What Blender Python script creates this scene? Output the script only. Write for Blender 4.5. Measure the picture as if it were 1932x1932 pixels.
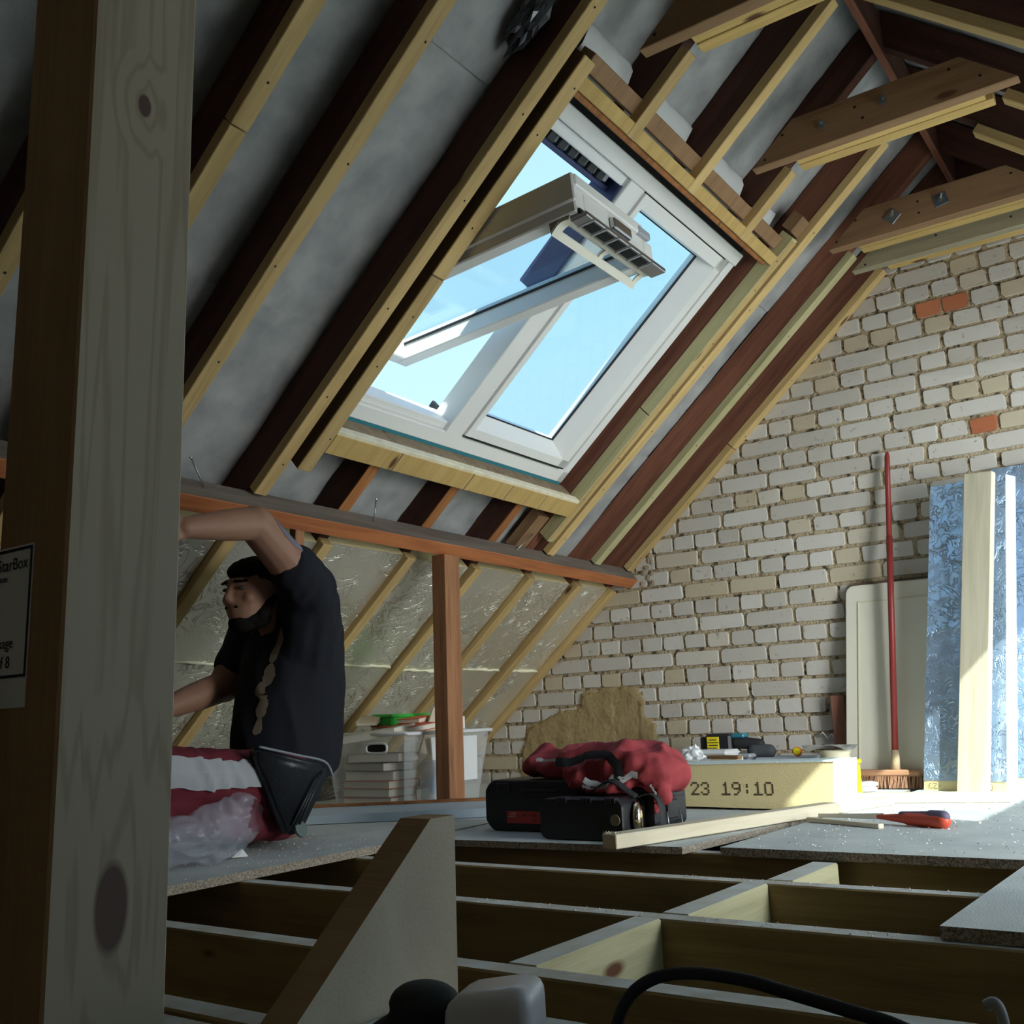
import bpy, bmesh, math, random
import numpy as np
from mathutils import Vector, Matrix, noise
from mathutils.bvhtree import BVHTree
random.seed(7)
SC = bpy.context.scene
for o in list(bpy.data.objects): bpy.data.objects.remove(o)
# ---------------------------------------------------------------- camera
CAM = Vector((0, 0, .3))
YAW, PITCH, ROLL, FPX = -0.609145, 0.204119, -0.036469, 1914.23
fw = Vector((math.sin(YAW)*math.cos(PITCH), math.cos(YAW)*math.cos(PITCH), math.sin(PITCH)))
r0 = Vector((math.cos(YAW), -math.sin(YAW), 0)); u0 = r0.cross(fw)
rt = math.cos(ROLL)*r0 + math.sin(ROLL)*u0; up = -math.sin(ROLL)*r0 + math.cos(ROLL)*u0
cd = bpy.data.cameras.new('camera'); cam = bpy.data.objects.new('camera', cd)
SC.collection.objects.link(cam); SC.camera = cam
cam.matrix_world = Matrix(((rt.x, up.x, -fw.x, CAM.x), (rt.y, up.y, -fw.y, CAM.y), (rt.z, up.z, -fw.z, CAM.z), (0, 0, 0, 1)))
cd.sensor_fit = 'HORIZONTAL'; cd.sensor_width = 36; cd.lens = 36*FPX/1932; cd.clip_start = .02
# ---------------------------------------------------------------- sky, sun, fill lamps
wd = bpy.data.worlds.new('world'); SC.world = wd; wd.use_nodes = True
nt = wd.node_tree; nt.nodes.clear()
wo = nt.nodes.new('ShaderNodeOutputWorld'); bg = nt.nodes.new('ShaderNodeBackground')
tc = nt.nodes.new('ShaderNodeTexCoord'); sx = nt.nodes.new('ShaderNodeSeparateXYZ'); rp = nt.nodes.new('ShaderNodeValToRGB')
nt.links.new(tc.outputs['Generated'], sx.inputs[0]); nt.links.new(sx.outputs['Z'], rp.inputs[0])
rp.color_ramp.elements[0].position = .0; rp.color_ramp.elements[0].color = (.72, .93, 1.0, 1)
rp.color_ramp.elements[1].position = .9; rp.color_ramp.elements[1].color = (.24, .50, .98, 1)
e_ = rp.color_ramp.elements.new(.46); e_.color = (.50, .83, 1.0, 1)
nt.links.new(rp.outputs[0], bg.inputs[0]); bg.inputs[1].default_value = 1.02
nt.links.new(bg.outputs[0], wo.inputs[0])
def lamp(name, kind, energy, loc, direction, color=(1, 1, 1), size=1, size_y=None):
    l = bpy.data.lights.new(name, kind); l.energy = energy; l.color = color
    if kind == 'AREA':
        l.size = size
        if size_y: l.shape = 'RECTANGLE'; l.size_y = size_y
    if kind == 'SUN': l.angle = math.radians(.53)
    o = bpy.data.objects.new(name, l); SC.collection.objects.link(o); o.location = loc
    o.rotation_euler = Vector(direction).to_track_quat('-Z', 'Y').to_euler()
    return o
lamp('sun', 'SUN', 8.0, (4, -2, 6), (-1, .724, -.95), (1, .95, .84))
# added fill lamps at the right-slope opening and inside the wall behind the camera
rfill = lamp('right_fill_lamp', 'AREA', 98, (1.50, 2.45, .78), (-.72, .58, -.46), (1, .98, .95), .95, 1.9); rfill.data.spread = math.radians(140)
lamp('rear_fill_lamp', 'AREA', 1.3, (.9, -.9, 1.3), (-.45, .9, -.12), (1, .96, .90), .8, .9)
SC.view_settings.view_transform = 'Standard'; SC.view_settings.look = 'None'
SC.view_settings.exposure = 0.18; SC.view_settings.gamma = 1; SC.view_settings.use_curve_mapping = False
# ---------------------------------------------------------------- helpers
MW = {}
def link(o, mw, parent=None):
    SC.collection.objects.link(o); MW[o.name] = mw
    if parent is not None:
        o.parent = parent; o.matrix_parent_inverse = MW[parent.name].inverted()
    o.matrix_basis = mw
    return o
def tag(o, label=None, cat=None, group=None, kind=None):
    if label: o['label'] = label
    if cat: o['category'] = cat
    if group: o['group'] = group
    if kind: o['kind'] = kind
    return o
def empty(name, loc, label, cat, group=None):
    o = bpy.data.objects.new(name, None); o.empty_display_size = .05
    link(o, Matrix.Translation(loc)); return tag(o, label, cat, group)
def obj(name, bm, mat, parent=None, mw=None, smooth=False):
    me = bpy.data.meshes.new(name)
    if mw is None:
        c = Vector((0, 0, 0))
        vs = [v.co for v in bm.verts]
        if vs:
            lo = Vector((min(v.x for v in vs), min(v.y for v in vs), min(v.z for v in vs)))
            hi = Vector((max(v.x for v in vs), max(v.y for v in vs), max(v.z for v in vs)))
            c = (lo+hi)/2; c.z = lo.z
        mw = Matrix.Translation(c)
        for v in bm.verts: v.co -= c
    if smooth:
        for f in bm.faces: f.smooth = True
    bm.to_mesh(me); bm.free()
    for m in (mat if isinstance(mat, (list, tuple)) else [mat]): me.materials.append(m)
    return link(bpy.data.objects.new(name, me), mw, parent)
def frame(O, ex, ey, ez):
    return Matrix(((ex[0], ey[0], ez[0], O[0]), (ex[1], ey[1], ez[1], O[1]), (ex[2], ey[2], ez[2], O[2]), (0, 0, 0, 1)))
def bbox(bm, lo, hi, mw=None, bev=0.0, mi=0):
    r = bmesh.ops.create_cube(bm, size=1)
    lo = Vector(lo); hi = Vector(hi); c = (lo+hi)/2; d = hi-lo
    for v in r['verts']: v.co = Vector((v.co.x*d.x, v.co.y*d.y, v.co.z*d.z))+c
    fs = set(f for v in r['verts'] for f in v.link_faces)
    for f in fs: f.material_index = mi
    vv = r['verts']
    if bev > 0:
        es = list(set(e for v in vv for e in v.link_edges))
        rb = bmesh.ops.bevel(bm, geom=es, offset=bev, segments=1, affect='EDGES', profile=.5)
        vv = list(set(v for f in rb['faces'] for v in f.verts) | set(v for v in vv if v.is_valid))
        for f in set(f for v in vv for f in v.link_faces): f.material_index = mi
    if mw is not None:
        for v in vv: v.co = mw @ v.co
    return vv
def beam(name, O, ex, ey, ez, L, mat, parent=None, bev=.002):
    """box from corner O along unit axes; local X runs along the grain"""
    ex, ey, ez = Vector(ex).normalized(), Vector(ey).normalized(), Vector(ez).normalized()
    c = Vector(O)+ex*L[0]/2+ey*L[1]/2+ez*L[2]/2
    bm = bmesh.new(); bbox(bm, (-L[0]/2, -L[1]/2, -L[2]/2), (L[0]/2, L[1]/2, L[2]/2), None, bev)
    return obj(name, bm, mat, parent, frame(c, ex, ey, ez))
def beam2(name, p0, p1, side, w, h, mat, parent=None, bev=.002):
    """centre line p0-p1; w along side, h along third axis"""
    p0, p1 = Vector(p0), Vector(p1); ex = (p1-p0).normalized(); sd = Vector(side)
    ey = (sd-ex*sd.dot(ex)).normalized(); ez = ex.cross(ey)
    return beam(name, p0-ey*w/2-ez*h/2, ex, ey, ez, ((p1-p0).length, w, h), mat, parent, bev)
def box(name, lo, hi, mat, parent=None, bev=.002):
    lo, hi = Vector(lo), Vector(hi); d = hi-lo
    # grain along longest axis
    ax = [Vector((1, 0, 0)), Vector((0, 1, 0)), Vector((0, 0, 1))]
    i = max(range(3), key=lambda k: d[k]); j = (i+1) % 3; k = (i+2) % 3
    return beam(name, lo, ax[i], ax[j], ax[k], (d[i], d[j], d[k]), mat, parent, bev)
def hexa(bm, P, mi=0):
    """8 corners: bottom 4 then top 4 (same winding)"""
    v = [bm.verts.new(p) for p in P]
    for q in ((3, 2, 1, 0), (4, 5, 6, 7), (0, 1, 5, 4), (1, 2, 6, 5), (2, 3, 7, 6), (3, 0, 4, 7)):
        f = bm.faces.new([v[i] for i in q]); f.material_index = mi
    bmesh.ops.recalc_face_normals(bm, faces=bm.faces[:])
    return v
def prism(bm, poly, d, mi=0):
    """polygon (3d points) extruded by vector d"""
    d = Vector(d); a = [bm.verts.new(Vector(p)) for p in poly]; b = [bm.verts.new(Vector(p)+d) for p in poly]
    n = len(a); fs = [bm.faces.new(a), bm.faces.new(b[::-1])]
    for i in range(n): fs.append(bm.faces.new((a[i], b[i], b[(i+1) % n], a[(i+1) % n])))
    for f in fs: f.material_index = mi
    bmesh.ops.recalc_face_normals(bm, faces=bm.faces[:])
def lathe(bm, prof, c, axis=(0, 0, 1), n=20, cap=True, mi=0):
    ax = Vector(axis).normalized(); q = ax.to_track_quat('Z', 'Y'); c = Vector(c); rings = []
    for r, h in prof:
        rings.append([bm.verts.new(c+q @ Vector((r*math.cos(2*math.pi*i/n), r*math.sin(2*math.pi*i/n), h))) for i in range(n)])
    fs = []
    for a, b in zip(rings, rings[1:]):
        for i in range(n): fs.append(bm.faces.new((a[i], a[(i+1) % n], b[(i+1) % n], b[i])))
    if cap: fs.append(bm.faces.new(rings[0][::-1])); fs.append(bm.faces.new(rings[-1]))
    for f in fs: f.material_index = mi
    return fs
def tube(bm, pts, r, n=8, cap=True, mi=0):
    pts = [Vector(p) for p in pts]; rings = []; nv = None
    for i, p in enumerate(pts):
        t = (pts[min(i+1, len(pts)-1)]-pts[max(i-1, 0)]).normalized()
        if nv is None: nv = t.orthogonal().normalized()
        nv = (nv-t*nv.dot(t)).normalized(); b = t.cross(nv)
        rr = r[i] if isinstance(r, (list, tuple)) else r
        rings.append([bm.verts.new(p+(nv*math.cos(2*math.pi*k/n)+b*math.sin(2*math.pi*k/n))*rr) for k in range(n)])
    for a, b in zip(rings, rings[1:]):
        for i in range(n):
            f = bm.faces.new((a[i], a[(i+1) % n], b[(i+1) % n], b[i])); f.smooth = True; f.material_index = mi
    if cap:
        bm.faces.new(rings[0][::-1]).material_index = mi; bm.faces.new(rings[-1]).material_index = mi
def spline(pts, m=8):
    pts = [Vector(p) for p in pts]; out = []
    for i in range(len(pts)-1):
        p0, p1, p2, p3 = pts[max(i-1, 0)], pts[i], pts[i+1], pts[min(i+2, len(pts)-1)]
        for k in range(m):
            t = k/m; out.append(.5*((2*p1)+(p2-p0)*t+(2*p0-5*p1+4*p2-p3)*t*t+(3*p1-p0-3*p2+p3)*t**3))
    out.append(pts[-1]); return out
def capsule(bm, a, b, ra, rb, n=14, sc=None):
    """tapered capsule as closed mesh (for voxel union)"""
    a, b = Vector(a), Vector(b); ax = (b-a); L = ax.length; ax.normalize(); q = ax.to_track_quat('Z', 'Y')
    prof = []
    for k in range(5): t = math.pi/2*(k/5); prof.append((ra*math.sin(t) if k else ra*.05, -ra*math.cos(t)))
    prof.append((ra, 0)); prof.append((rb, L))
    for k in range(1, 6): t = math.pi/2*(k/5); prof.append((rb*math.cos(t) if k < 5 else rb*.05, L+rb*math.sin(t)))
    lathe(bm, prof, a, ax, n)
def ellip(bm, c, r, rot=None, n=16, m=10):
    M = Matrix.Translation(Vector(c)) @ (rot.to_4x4() if rot else Matrix.Identity(4)) @ Matrix.Diagonal((r[0], r[1], r[2], 1))
    bmesh.ops.create_uvsphere(bm, u_segments=n, v_segments=m, radius=1, matrix=M)
def voxel(name, bm, mat, parent, size=.01, smooth=4, label=None, disp=None):
    """union of closed shapes -> one continuous surface"""
    bmesh.ops.recalc_face_normals(bm, faces=bm.faces[:])
    me = bpy.data.meshes.new('tmp'); bm.to_mesh(me); bm.free()
    t = bpy.data.objects.new('tmp', me); SC.collection.objects.link(t)
    r = t.modifiers.new('r', 'REMESH'); r.mode = 'VOXEL'; r.voxel_size = size
    s = t.modifiers.new('s', 'SMOOTH'); s.factor = .5; s.iterations = smooth
    dg = bpy.context.evaluated_depsgraph_get(); dg.update()
    m2 = bpy.data.meshes.new_from_object(t.evaluated_get(dg)); bpy.data.objects.remove(t)
    b2 = bmesh.new(); b2.from_mesh(m2); bpy.data.meshes.remove(m2)
    if disp:
        b2.normal_update()
        dd = [disp(v.co, v.normal) for v in b2.verts]
        for v, d in zip(b2.verts, dd): v.co += v.normal*d
    if mat is None: return b2
    return obj(name, b2, mat, parent, None, True)
def text(name, s, mat, mw, size, parent, depth=.0004, label=None, extrude=None):
    cu = bpy.data.curves.new(name, 'FONT'); cu.body = s; cu.size = size; cu.extrude = depth
    cu.align_x = 'LEFT'
    t = bpy.data.objects.new('tmp', cu); SC.collection.objects.link(t)
    dg = bpy.context.evaluated_depsgraph_get(); dg.update()
    me = bpy.data.meshes.new_from_object(t.evaluated_get(dg)); bpy.data.objects.remove(t)
    me.name = name; me.materials.clear(); me.materials.append(mat)
    return link(bpy.data.objects.new(name, me), mw, parent)
# slope frames ------------------------------------------------------------
CS, SN = .7552, .6555
SLO = Vector((-2.378, 0, .92))
S_, N_ = Vector((CS, 0, SN)), Vector((-SN, 0, CS))
XR = -.665
def SP(u, y, off): return SLO+S_*u+N_*off+Vector((0, y, 0))
def sbeam(name, u0, u1, y0, y1, o0, o1, mat, parent=None, bev=.002, right=False):
    if right:
        O = Vector((2*XR-SLO.x, 0, SLO.z)); s = Vector((-CS, 0, SN)); n = Vector((SN, 0, CS))
        return beam(name, O+s*u0+n*o0+Vector((0, y1, 0)), s, (0, -1, 0), n, (u1-u0, y1-y0, o1-o0), mat, parent, bev)
    return beam(name, SP(u0, y0, o0), S_, (0, 1, 0), N_, (u1-u0, y1-y0, o1-o0), mat, parent, bev)
# ---------------------------------------------------------------- materials
def newmat(name):
    m = bpy.data.materials.new(name); m.use_nodes = True; n = m.node_tree; b = n.nodes['Principled BSDF']
    return m, n, b
def nd(n, t, **k):
    x = n.nodes.new(t)
    for a, v in k.items(): setattr(x, a, v)
    return x
def plain(name, col, rough=.6, metal=0, bump=0, bscale=60, spec=.4, var=0, emit=None):
    m, n, b = newmat(name); b.inputs['Base Color'].default_value = (*col, 1); b.inputs['Roughness'].default_value = rough
    b.inputs['Metallic'].default_value = metal; b.inputs['Specular IOR Level'].default_value = spec
    if bump or var:
        tc = nd(n, 'ShaderNodeTexCoord'); nz = nd(n, 'ShaderNodeTexNoise'); nz.inputs['Scale'].default_value = bscale; nz.inputs['Detail'].default_value = 5
        n.links.new(tc.outputs['Object'], nz.inputs[0])
        if bump:
            bp = nd(n, 'ShaderNodeBump'); bp.inputs['Strength'].default_value = bump; bp.inputs['Distance'].default_value = .004
            n.links.new(nz.outputs[0], bp.inputs['Height']); n.links.new(bp.outputs[0], b.inputs['Normal'])
        if var:
            mx = nd(n, 'ShaderNodeMix', data_type='RGBA'); mx.inputs['A'].default_value = (*[c*(1-var) for c in col], 1); mx.inputs['B'].default_value = (*[min(1, c*(1+var)) for c in col], 1)
            n.links.new(nz.outputs[0], mx.inputs['Factor']); n.links.new(mx.outputs['Result'], b.inputs['Base Color'])
    return m
def wood(name, light, dark, knot=(.12, .05, .025), rings=18, lit_dust=None, rough=.7, knots=.055, bump=.25):
    m, n, b = newmat(name); L = n.links.new
    tc = nd(n, 'ShaderNodeTexCoord'); oi = nd(n, 'ShaderNodeObjectInfo')
    ml = nd(n, 'ShaderNodeMath', operation='MULTIPLY'); ml.inputs[1].default_value = 37.0; L(oi.outputs['Random'], ml.inputs[0])
    ad = nd(n, 'ShaderNodeVectorMath', operation='ADD'); L(tc.outputs['Object'], ad.inputs[0]); L(ml.outputs[0], ad.inputs[1])
    mp = nd(n, 'ShaderNodeMapping'); mp.inputs['Scale'].default_value = (1.4, rings, rings); L(ad.outputs[0], mp.inputs[0])
    nz = nd(n, 'ShaderNodeTexNoise'); nz.inputs['Scale'].default_value = 1.6; nz.inputs['Detail'].default_value = 3; nz.inputs['Distortion'].default_value = .6; L(mp.outputs[0], nz.inputs[0])
    mp2 = nd(n, 'ShaderNodeMapping'); mp2.inputs['Scale'].default_value = (6, 160, 160); L(ad.outputs[0], mp2.inputs[0])
    nf = nd(n, 'ShaderNodeTexNoise'); nf.inputs['Scale'].default_value = 1.5; nf.inputs['Detail'].default_value = 4; L(mp2.outputs[0], nf.inputs[0])
    sm = nd(n, 'ShaderNodeMath', operation='MULTIPLY_ADD'); sm.inputs[1].default_value = .45; L(nf.outputs[0], sm.inputs[0]); L(nz.outputs[0], sm.inputs[2])
    rp = nd(n, 'ShaderNodeValToRGB'); el = rp.color_ramp.elements
    el[0].position = .45; el[0].color = (*dark, 1); el[1].position = .85; el[1].color = (*light, 1); L(sm.outputs[0], rp.inputs[0])
    mp3 = nd(n, 'ShaderNodeMapping'); mp3.inputs['Scale'].default_value = (2.6, 7, 7); L(ad.outputs[0], mp3.inputs[0])
    vo = nd(n, 'ShaderNodeTexVoronoi'); vo.inputs['Scale'].default_value = 1.0; L(mp3.outputs[0], vo.inputs[0])
    kr = nd(n, 'ShaderNodeMapRange'); kr.inputs['From Min'].default_value = knots; kr.inputs['From Max'].default_value = knots*1.9; kr.inputs['To Min'].default_value = 1; kr.inputs['To Max'].default_value = 0; L(vo.outputs['Distance'], kr.inputs[0])
    mx = nd(n, 'ShaderNodeMix', data_type='RGBA'); mx.inputs['B'].default_value = (*knot, 1); L(kr.outputs[0], mx.inputs['Factor']); L(rp.outputs[0], mx.inputs['A'])
    hv = nd(n, 'ShaderNodeHueSaturation'); mr = nd(n, 'ShaderNodeMapRange'); mr.inputs['To Min'].default_value = .82; mr.inputs['To Max'].default_value = 1.15; L(oi.outputs['Random'], mr.inputs[0]); L(mr.outputs[0], hv.inputs['Value']); L(mx.outputs['Result'], hv.inputs['Color'])
    out = hv.outputs[0]
    if lit_dust:  # paler up-facing tops: dust, with their lit look put into the colour
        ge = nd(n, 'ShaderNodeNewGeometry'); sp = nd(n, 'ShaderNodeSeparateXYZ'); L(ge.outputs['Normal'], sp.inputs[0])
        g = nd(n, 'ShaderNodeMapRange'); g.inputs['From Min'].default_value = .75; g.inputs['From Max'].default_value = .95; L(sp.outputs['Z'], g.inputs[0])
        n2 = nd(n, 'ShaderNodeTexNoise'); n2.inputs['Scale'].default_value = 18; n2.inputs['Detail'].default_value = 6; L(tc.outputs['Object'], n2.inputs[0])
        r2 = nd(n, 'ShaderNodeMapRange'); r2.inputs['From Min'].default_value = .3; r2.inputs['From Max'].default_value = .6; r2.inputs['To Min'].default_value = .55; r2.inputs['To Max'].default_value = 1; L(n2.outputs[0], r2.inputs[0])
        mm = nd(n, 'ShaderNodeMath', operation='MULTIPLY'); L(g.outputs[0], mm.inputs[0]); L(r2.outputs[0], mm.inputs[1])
        m3 = nd(n, 'ShaderNodeMix', data_type='RGBA'); m3.inputs['B'].default_value = (*lit_dust, 1); L(mm.outputs[0], m3.inputs['Factor']); L(out, m3.inputs['A']); out = m3.outputs['Result']
    L(out, b.inputs['Base Color']); b.inputs['Roughness'].default_value = rough; b.inputs['Specular IOR Level'].default_value = .25
    bp = nd(n, 'ShaderNodeBump'); bp.inputs['Strength'].default_value = bump; bp.inputs['Distance'].default_value = .002; L(nf.outputs[0], bp.inputs['Height']); L(bp.outputs[0], b.inputs['Normal'])
    return m
M_PINE = wood('pine_batten', (.58, .405, .175), (.43, .285, .115))
M_TREAT = wood('treated_pine', (.50, .45, .24), (.36, .32, .16))
M_OLD = wood('old_rafter_wood', (.090, .034, .022), (.042, .016, .011), knots=.02, bump=.5)
M_ORANGE = wood('orange_sawn_wood', (.42, .17, .055), (.24, .085, .03), knots=.03)
M_BROWNTIE = wood('brown_tie_wood', (.30, .175, .09), (.20, .11, .055))
M_GREYTIE = wood('grey_tie_wood', (.33, .29, .19), (.22, .19, .12))
M_YELLOW = wood('yellow_pine', (.62, .42, .155), (.48, .31, .105))
M_DARKTRIM = wood('stained_trimmer', (.34, .25, .16), (.20, .14, .09))
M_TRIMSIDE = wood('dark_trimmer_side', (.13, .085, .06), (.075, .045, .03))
M_OLDLIT = wood('old_rafter_wood_lit', (.24, .095, .055), (.12, .042, .026), knots=.02, bump=.5)  # lit copy of the old rafter wood, its brightness put into the colour
M_STUD = wood('stud_pine', (.44, .385, .285), (.30, .255, .185), rings=9, knots=.06, knot=(.10, .05, .035))
def m_studface():
    m, n, b = newmat('knotty_post_face'); L = n.links.new; tc = nd(n, 'ShaderNodeTexCoord'); sp = nd(n, 'ShaderNodeSeparateXYZ'); L(tc.outputs['Object'], sp.inputs[0])
    mp = nd(n, 'ShaderNodeMapping'); mp.inputs['Scale'].default_value = (1.1, 30, 30); L(tc.outputs['Object'], mp.inputs[0])
    nz = nd(n, 'ShaderNodeTexNoise'); nz.inputs['Scale'].default_value = 1.0; nz.inputs['Detail'].default_value = 3; nz.inputs['Distortion'].default_value = .3; L(mp.outputs[0], nz.inputs[0]); acc = nz.outputs[0]; dark = None
    for kx, ky, rx, ry in ((-.748, -.020, .030, .013), (-.145, -.014, .010, .006)):
        v = nd(n, 'ShaderNodeVectorMath', operation='SUBTRACT'); v.inputs[1].default_value = (kx, ky, 0); L(tc.outputs['Object'], v.inputs[0])
        v2 = nd(n, 'ShaderNodeVectorMath', operation='MULTIPLY'); v2.inputs[1].default_value = (1/rx, 0, 1/ry); L(v.outputs[0], v2.inputs[0])
        ln = nd(n, 'ShaderNodeVectorMath', operation='LENGTH'); L(v2.outputs[0], ln.inputs[0])
        q = nd(n, 'ShaderNodeMapRange'); q.inputs['From Min'].default_value = .8; q.inputs['From Max'].default_value = 5; q.inputs['To Min'].default_value = .34; q.inputs['To Max'].default_value = 0; L(ln.outputs['Value'], q.inputs[0])
        a = nd(n, 'ShaderNodeMath', operation='ADD'); L(acc, a.inputs[0]); L(q.outputs[0], a.inputs[1]); acc = a.outputs[0]
        d = nd(n, 'ShaderNodeMapRange'); d.inputs['From Min'].default_value = .85; d.inputs['From Max'].default_value = 1.1; d.inputs['To Min'].default_value = 1; d.inputs['To Max'].default_value = 0; L(ln.outputs['Value'], d.inputs[0])
        if dark is None: dark = d.outputs[0]
        else:
            mxx = nd(n, 'ShaderNodeMath', operation='MAXIMUM'); L(dark, mxx.inputs[0]); L(d.outputs[0], mxx.inputs[1]); dark = mxx.outputs[0]
    ms = nd(n, 'ShaderNodeMath', operation='MULTIPLY'); ms.inputs[1].default_value = 34; L(acc, ms.inputs[0]); sn = nd(n, 'ShaderNodeMath', operation='SINE'); L(ms.outputs[0], sn.inputs[0])
    r = nd(n, 'ShaderNodeMapRange'); r.inputs['From Min'].default_value = .2; r.inputs['From Max'].default_value = 1; L(sn.outputs[0], r.inputs[0])
    m1 = nd(n, 'ShaderNodeMix', data_type='RGBA'); m1.inputs['A'].default_value = (.46, .39, .29, 1); m1.inputs['B'].default_value = (.385, .315, .22, 1); L(r.outputs[0], m1.inputs['Factor'])
    m2 = nd(n, 'ShaderNodeMix', data_type='RGBA'); m2.inputs['B'].default_value = (.13, .075, .06, 1); L(dark, m2.inputs['Factor']); L(m1.outputs['Result'], m2.inputs['A']); L(m2.outputs['Result'], b.inputs['Base Color'])
    b.inputs['Roughness'].default_value = .65; return m
M_STUD = m_studface()
M_STUDW = wood('stud_orange_pine', (.46, .29, .14), (.33, .20, .09), rings=9, knots=.03)
M_JOIST = wood('joist_wood', (.36, .26, .115), (.22, .155, .07), lit_dust=(.60, .62, .60), knots=.04)
M_NOG = wood('noggin_wood', (.50, .47, .29), (.36, .33, .19), lit_dust=(.60, .62, .60))
M_GREYW = wood('weathered_purlin', (.20, .165, .135), (.11, .085, .07), bump=.6, knots=.02)
M_PURLO = wood('purlin_cut_face', (.48, .17, .06), (.30, .09, .035), knots=.03)
M_POST = wood('post_wood', (.36, .17, .08), (.20, .085, .04), knots=.02, bump=.6)
M_PALE = wood('pale_planed_wood', (.74, .67, .50), (.60, .53, .38), knots=.03)
M_WHITE = plain('window_white', (.80, .79, .76), .35)
M_DARK = plain('dark_gap', (.012, .012, .012), .9)
M_NAVY = plain('navy_metal', (.035, .045, .11), .4, .3)
M_STEEL = plain('steel', (.45, .45, .45), .35, .9)
M_ZINC = plain('zinc_plate', (.22, .25, .28), .4, .8)
def m_membrane():
    m, n, b = newmat('roof_felt'); L = n.links.new; tc = nd(n, 'ShaderNodeTexCoord')
    a = nd(n, 'ShaderNodeTexNoise'); a.inputs['Scale'].default_value = 9; a.inputs['Detail'].default_value = 7; L(tc.outputs['Object'], a.inputs[0])
    r = nd(n, 'ShaderNodeValToRGB'); r.color_ramp.elements[0].position = .3; r.color_ramp.elements[0].color = (.27, .275, .275, 1); r.color_ramp.elements[1].position = .7; r.color_ramp.elements[1].color = (.46, .46, .445, 1); L(a.outputs[0], r.inputs[0]); L(r.outputs[0], b.inputs['Base Color'])
    v = nd(n, 'ShaderNodeTexNoise'); v.inputs['Scale'].default_value = 160; L(tc.outputs['Object'], v.inputs[0])
    bp = nd(n, 'ShaderNodeBump'); bp.inputs['Strength'].default_value = .3; bp.inputs['Distance'].default_value = .002; L(v.outputs[0], bp.inputs['Height']); L(bp.outputs[0], b.inputs['Normal'])
    b.inputs['Roughness'].default_value = .6; b.inputs['Specular IOR Level'].default_value = .3; return m
M_FELT = m_membrane()
M_FLAP = plain('pale_felt', (.62, .63, .62), .5, bump=.3, bscale=25)
def m_foil(name, col, rough=.28, metal=.9, cr=14, crz=1.5):
    m, n, b = newmat(name); L = n.links.new; tc = nd(n, 'ShaderNodeTexCoord'); oi = nd(n, 'ShaderNodeObjectInfo')
    ml = nd(n, 'ShaderNodeMath', operation='MULTIPLY'); ml.inputs[1].default_value = 23.0; L(oi.outputs['Random'], ml.inputs[0])
    ad = nd(n, 'ShaderNodeVectorMath', operation='ADD'); L(tc.outputs['Object'], ad.inputs[0]); L(ml.outputs[0], ad.inputs[1])
    a = nd(n, 'ShaderNodeTexNoise'); a.inputs['Scale'].default_value = cr; a.inputs['Detail'].default_value = 5; a.inputs['Distortion'].default_value = 1.5; L(ad.outputs[0], a.inputs[0])
    ab = nd(n, 'ShaderNodeMath', operation='SUBTRACT'); ab.inputs[1].default_value = .5; L(a.outputs[0], ab.inputs[0])
    a2 = nd(n, 'ShaderNodeMath', operation='ABSOLUTE'); L(ab.outputs[0], a2.inputs[0])
    rr = nd(n, 'ShaderNodeMapRange'); rr.inputs['From Max'].default_value = .045; L(a2.outputs[0], rr.inputs[0])
    mk = nd(n, 'ShaderNodeTexNoise'); mk.inputs['Scale'].default_value = 5; mk.inputs['Detail'].default_value = 1; L(ad.outputs[0], mk.inputs[0])
    mkr = nd(n, 'ShaderNodeMapRange'); mkr.inputs['From Min'].default_value = .38; mkr.inputs['From Max'].default_value = .62; mkr.inputs['To Min'].default_value = .2; mkr.inputs['To Max'].default_value = crz; L(mk.outputs[0], mkr.inputs[0])
    bp = nd(n, 'ShaderNodeBump'); bp.inputs['Distance'].default_value = .004; L(mkr.outputs[0], bp.inputs['Strength']); L(rr.outputs[0], bp.inputs['Height']); L(bp.outputs[0], b.inputs['Normal'])
    c2 = nd(n, 'ShaderNodeTexNoise'); c2.inputs['Scale'].default_value = 3; L(ad.outputs[0], c2.inputs[0])
    mx = nd(n, 'ShaderNodeMix', data_type='RGBA'); mx.inputs['A'].default_value = (*[c*.85 for c in col], 1); mx.inputs['B'].default_value = (*[min(1, c*1.1) for c in col], 1); L(c2.outputs[0], mx.inputs['Factor']); L(mx.outputs['Result'], b.inputs['Base Color'])
    b.inputs['Metallic'].default_value = metal; b.inputs['Roughness'].default_value = rough; return m
M_FOIL = m_foil('foil_facing', (.90, .85, .73), .38, .8)
M_SKYFOIL = m_foil('sky_tinted_foil', (.52, .68, .93), .34, .75, 22)  # blue sky reflection is put into this foil colour
M_FOAM = plain('foam_core', (.82, .68, .36), .8, bump=.3, bscale=150)
M_FOAMPALE = plain('foam_cut_edge', (.70, .80, .78), .8, bump=.5, bscale=150)
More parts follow.
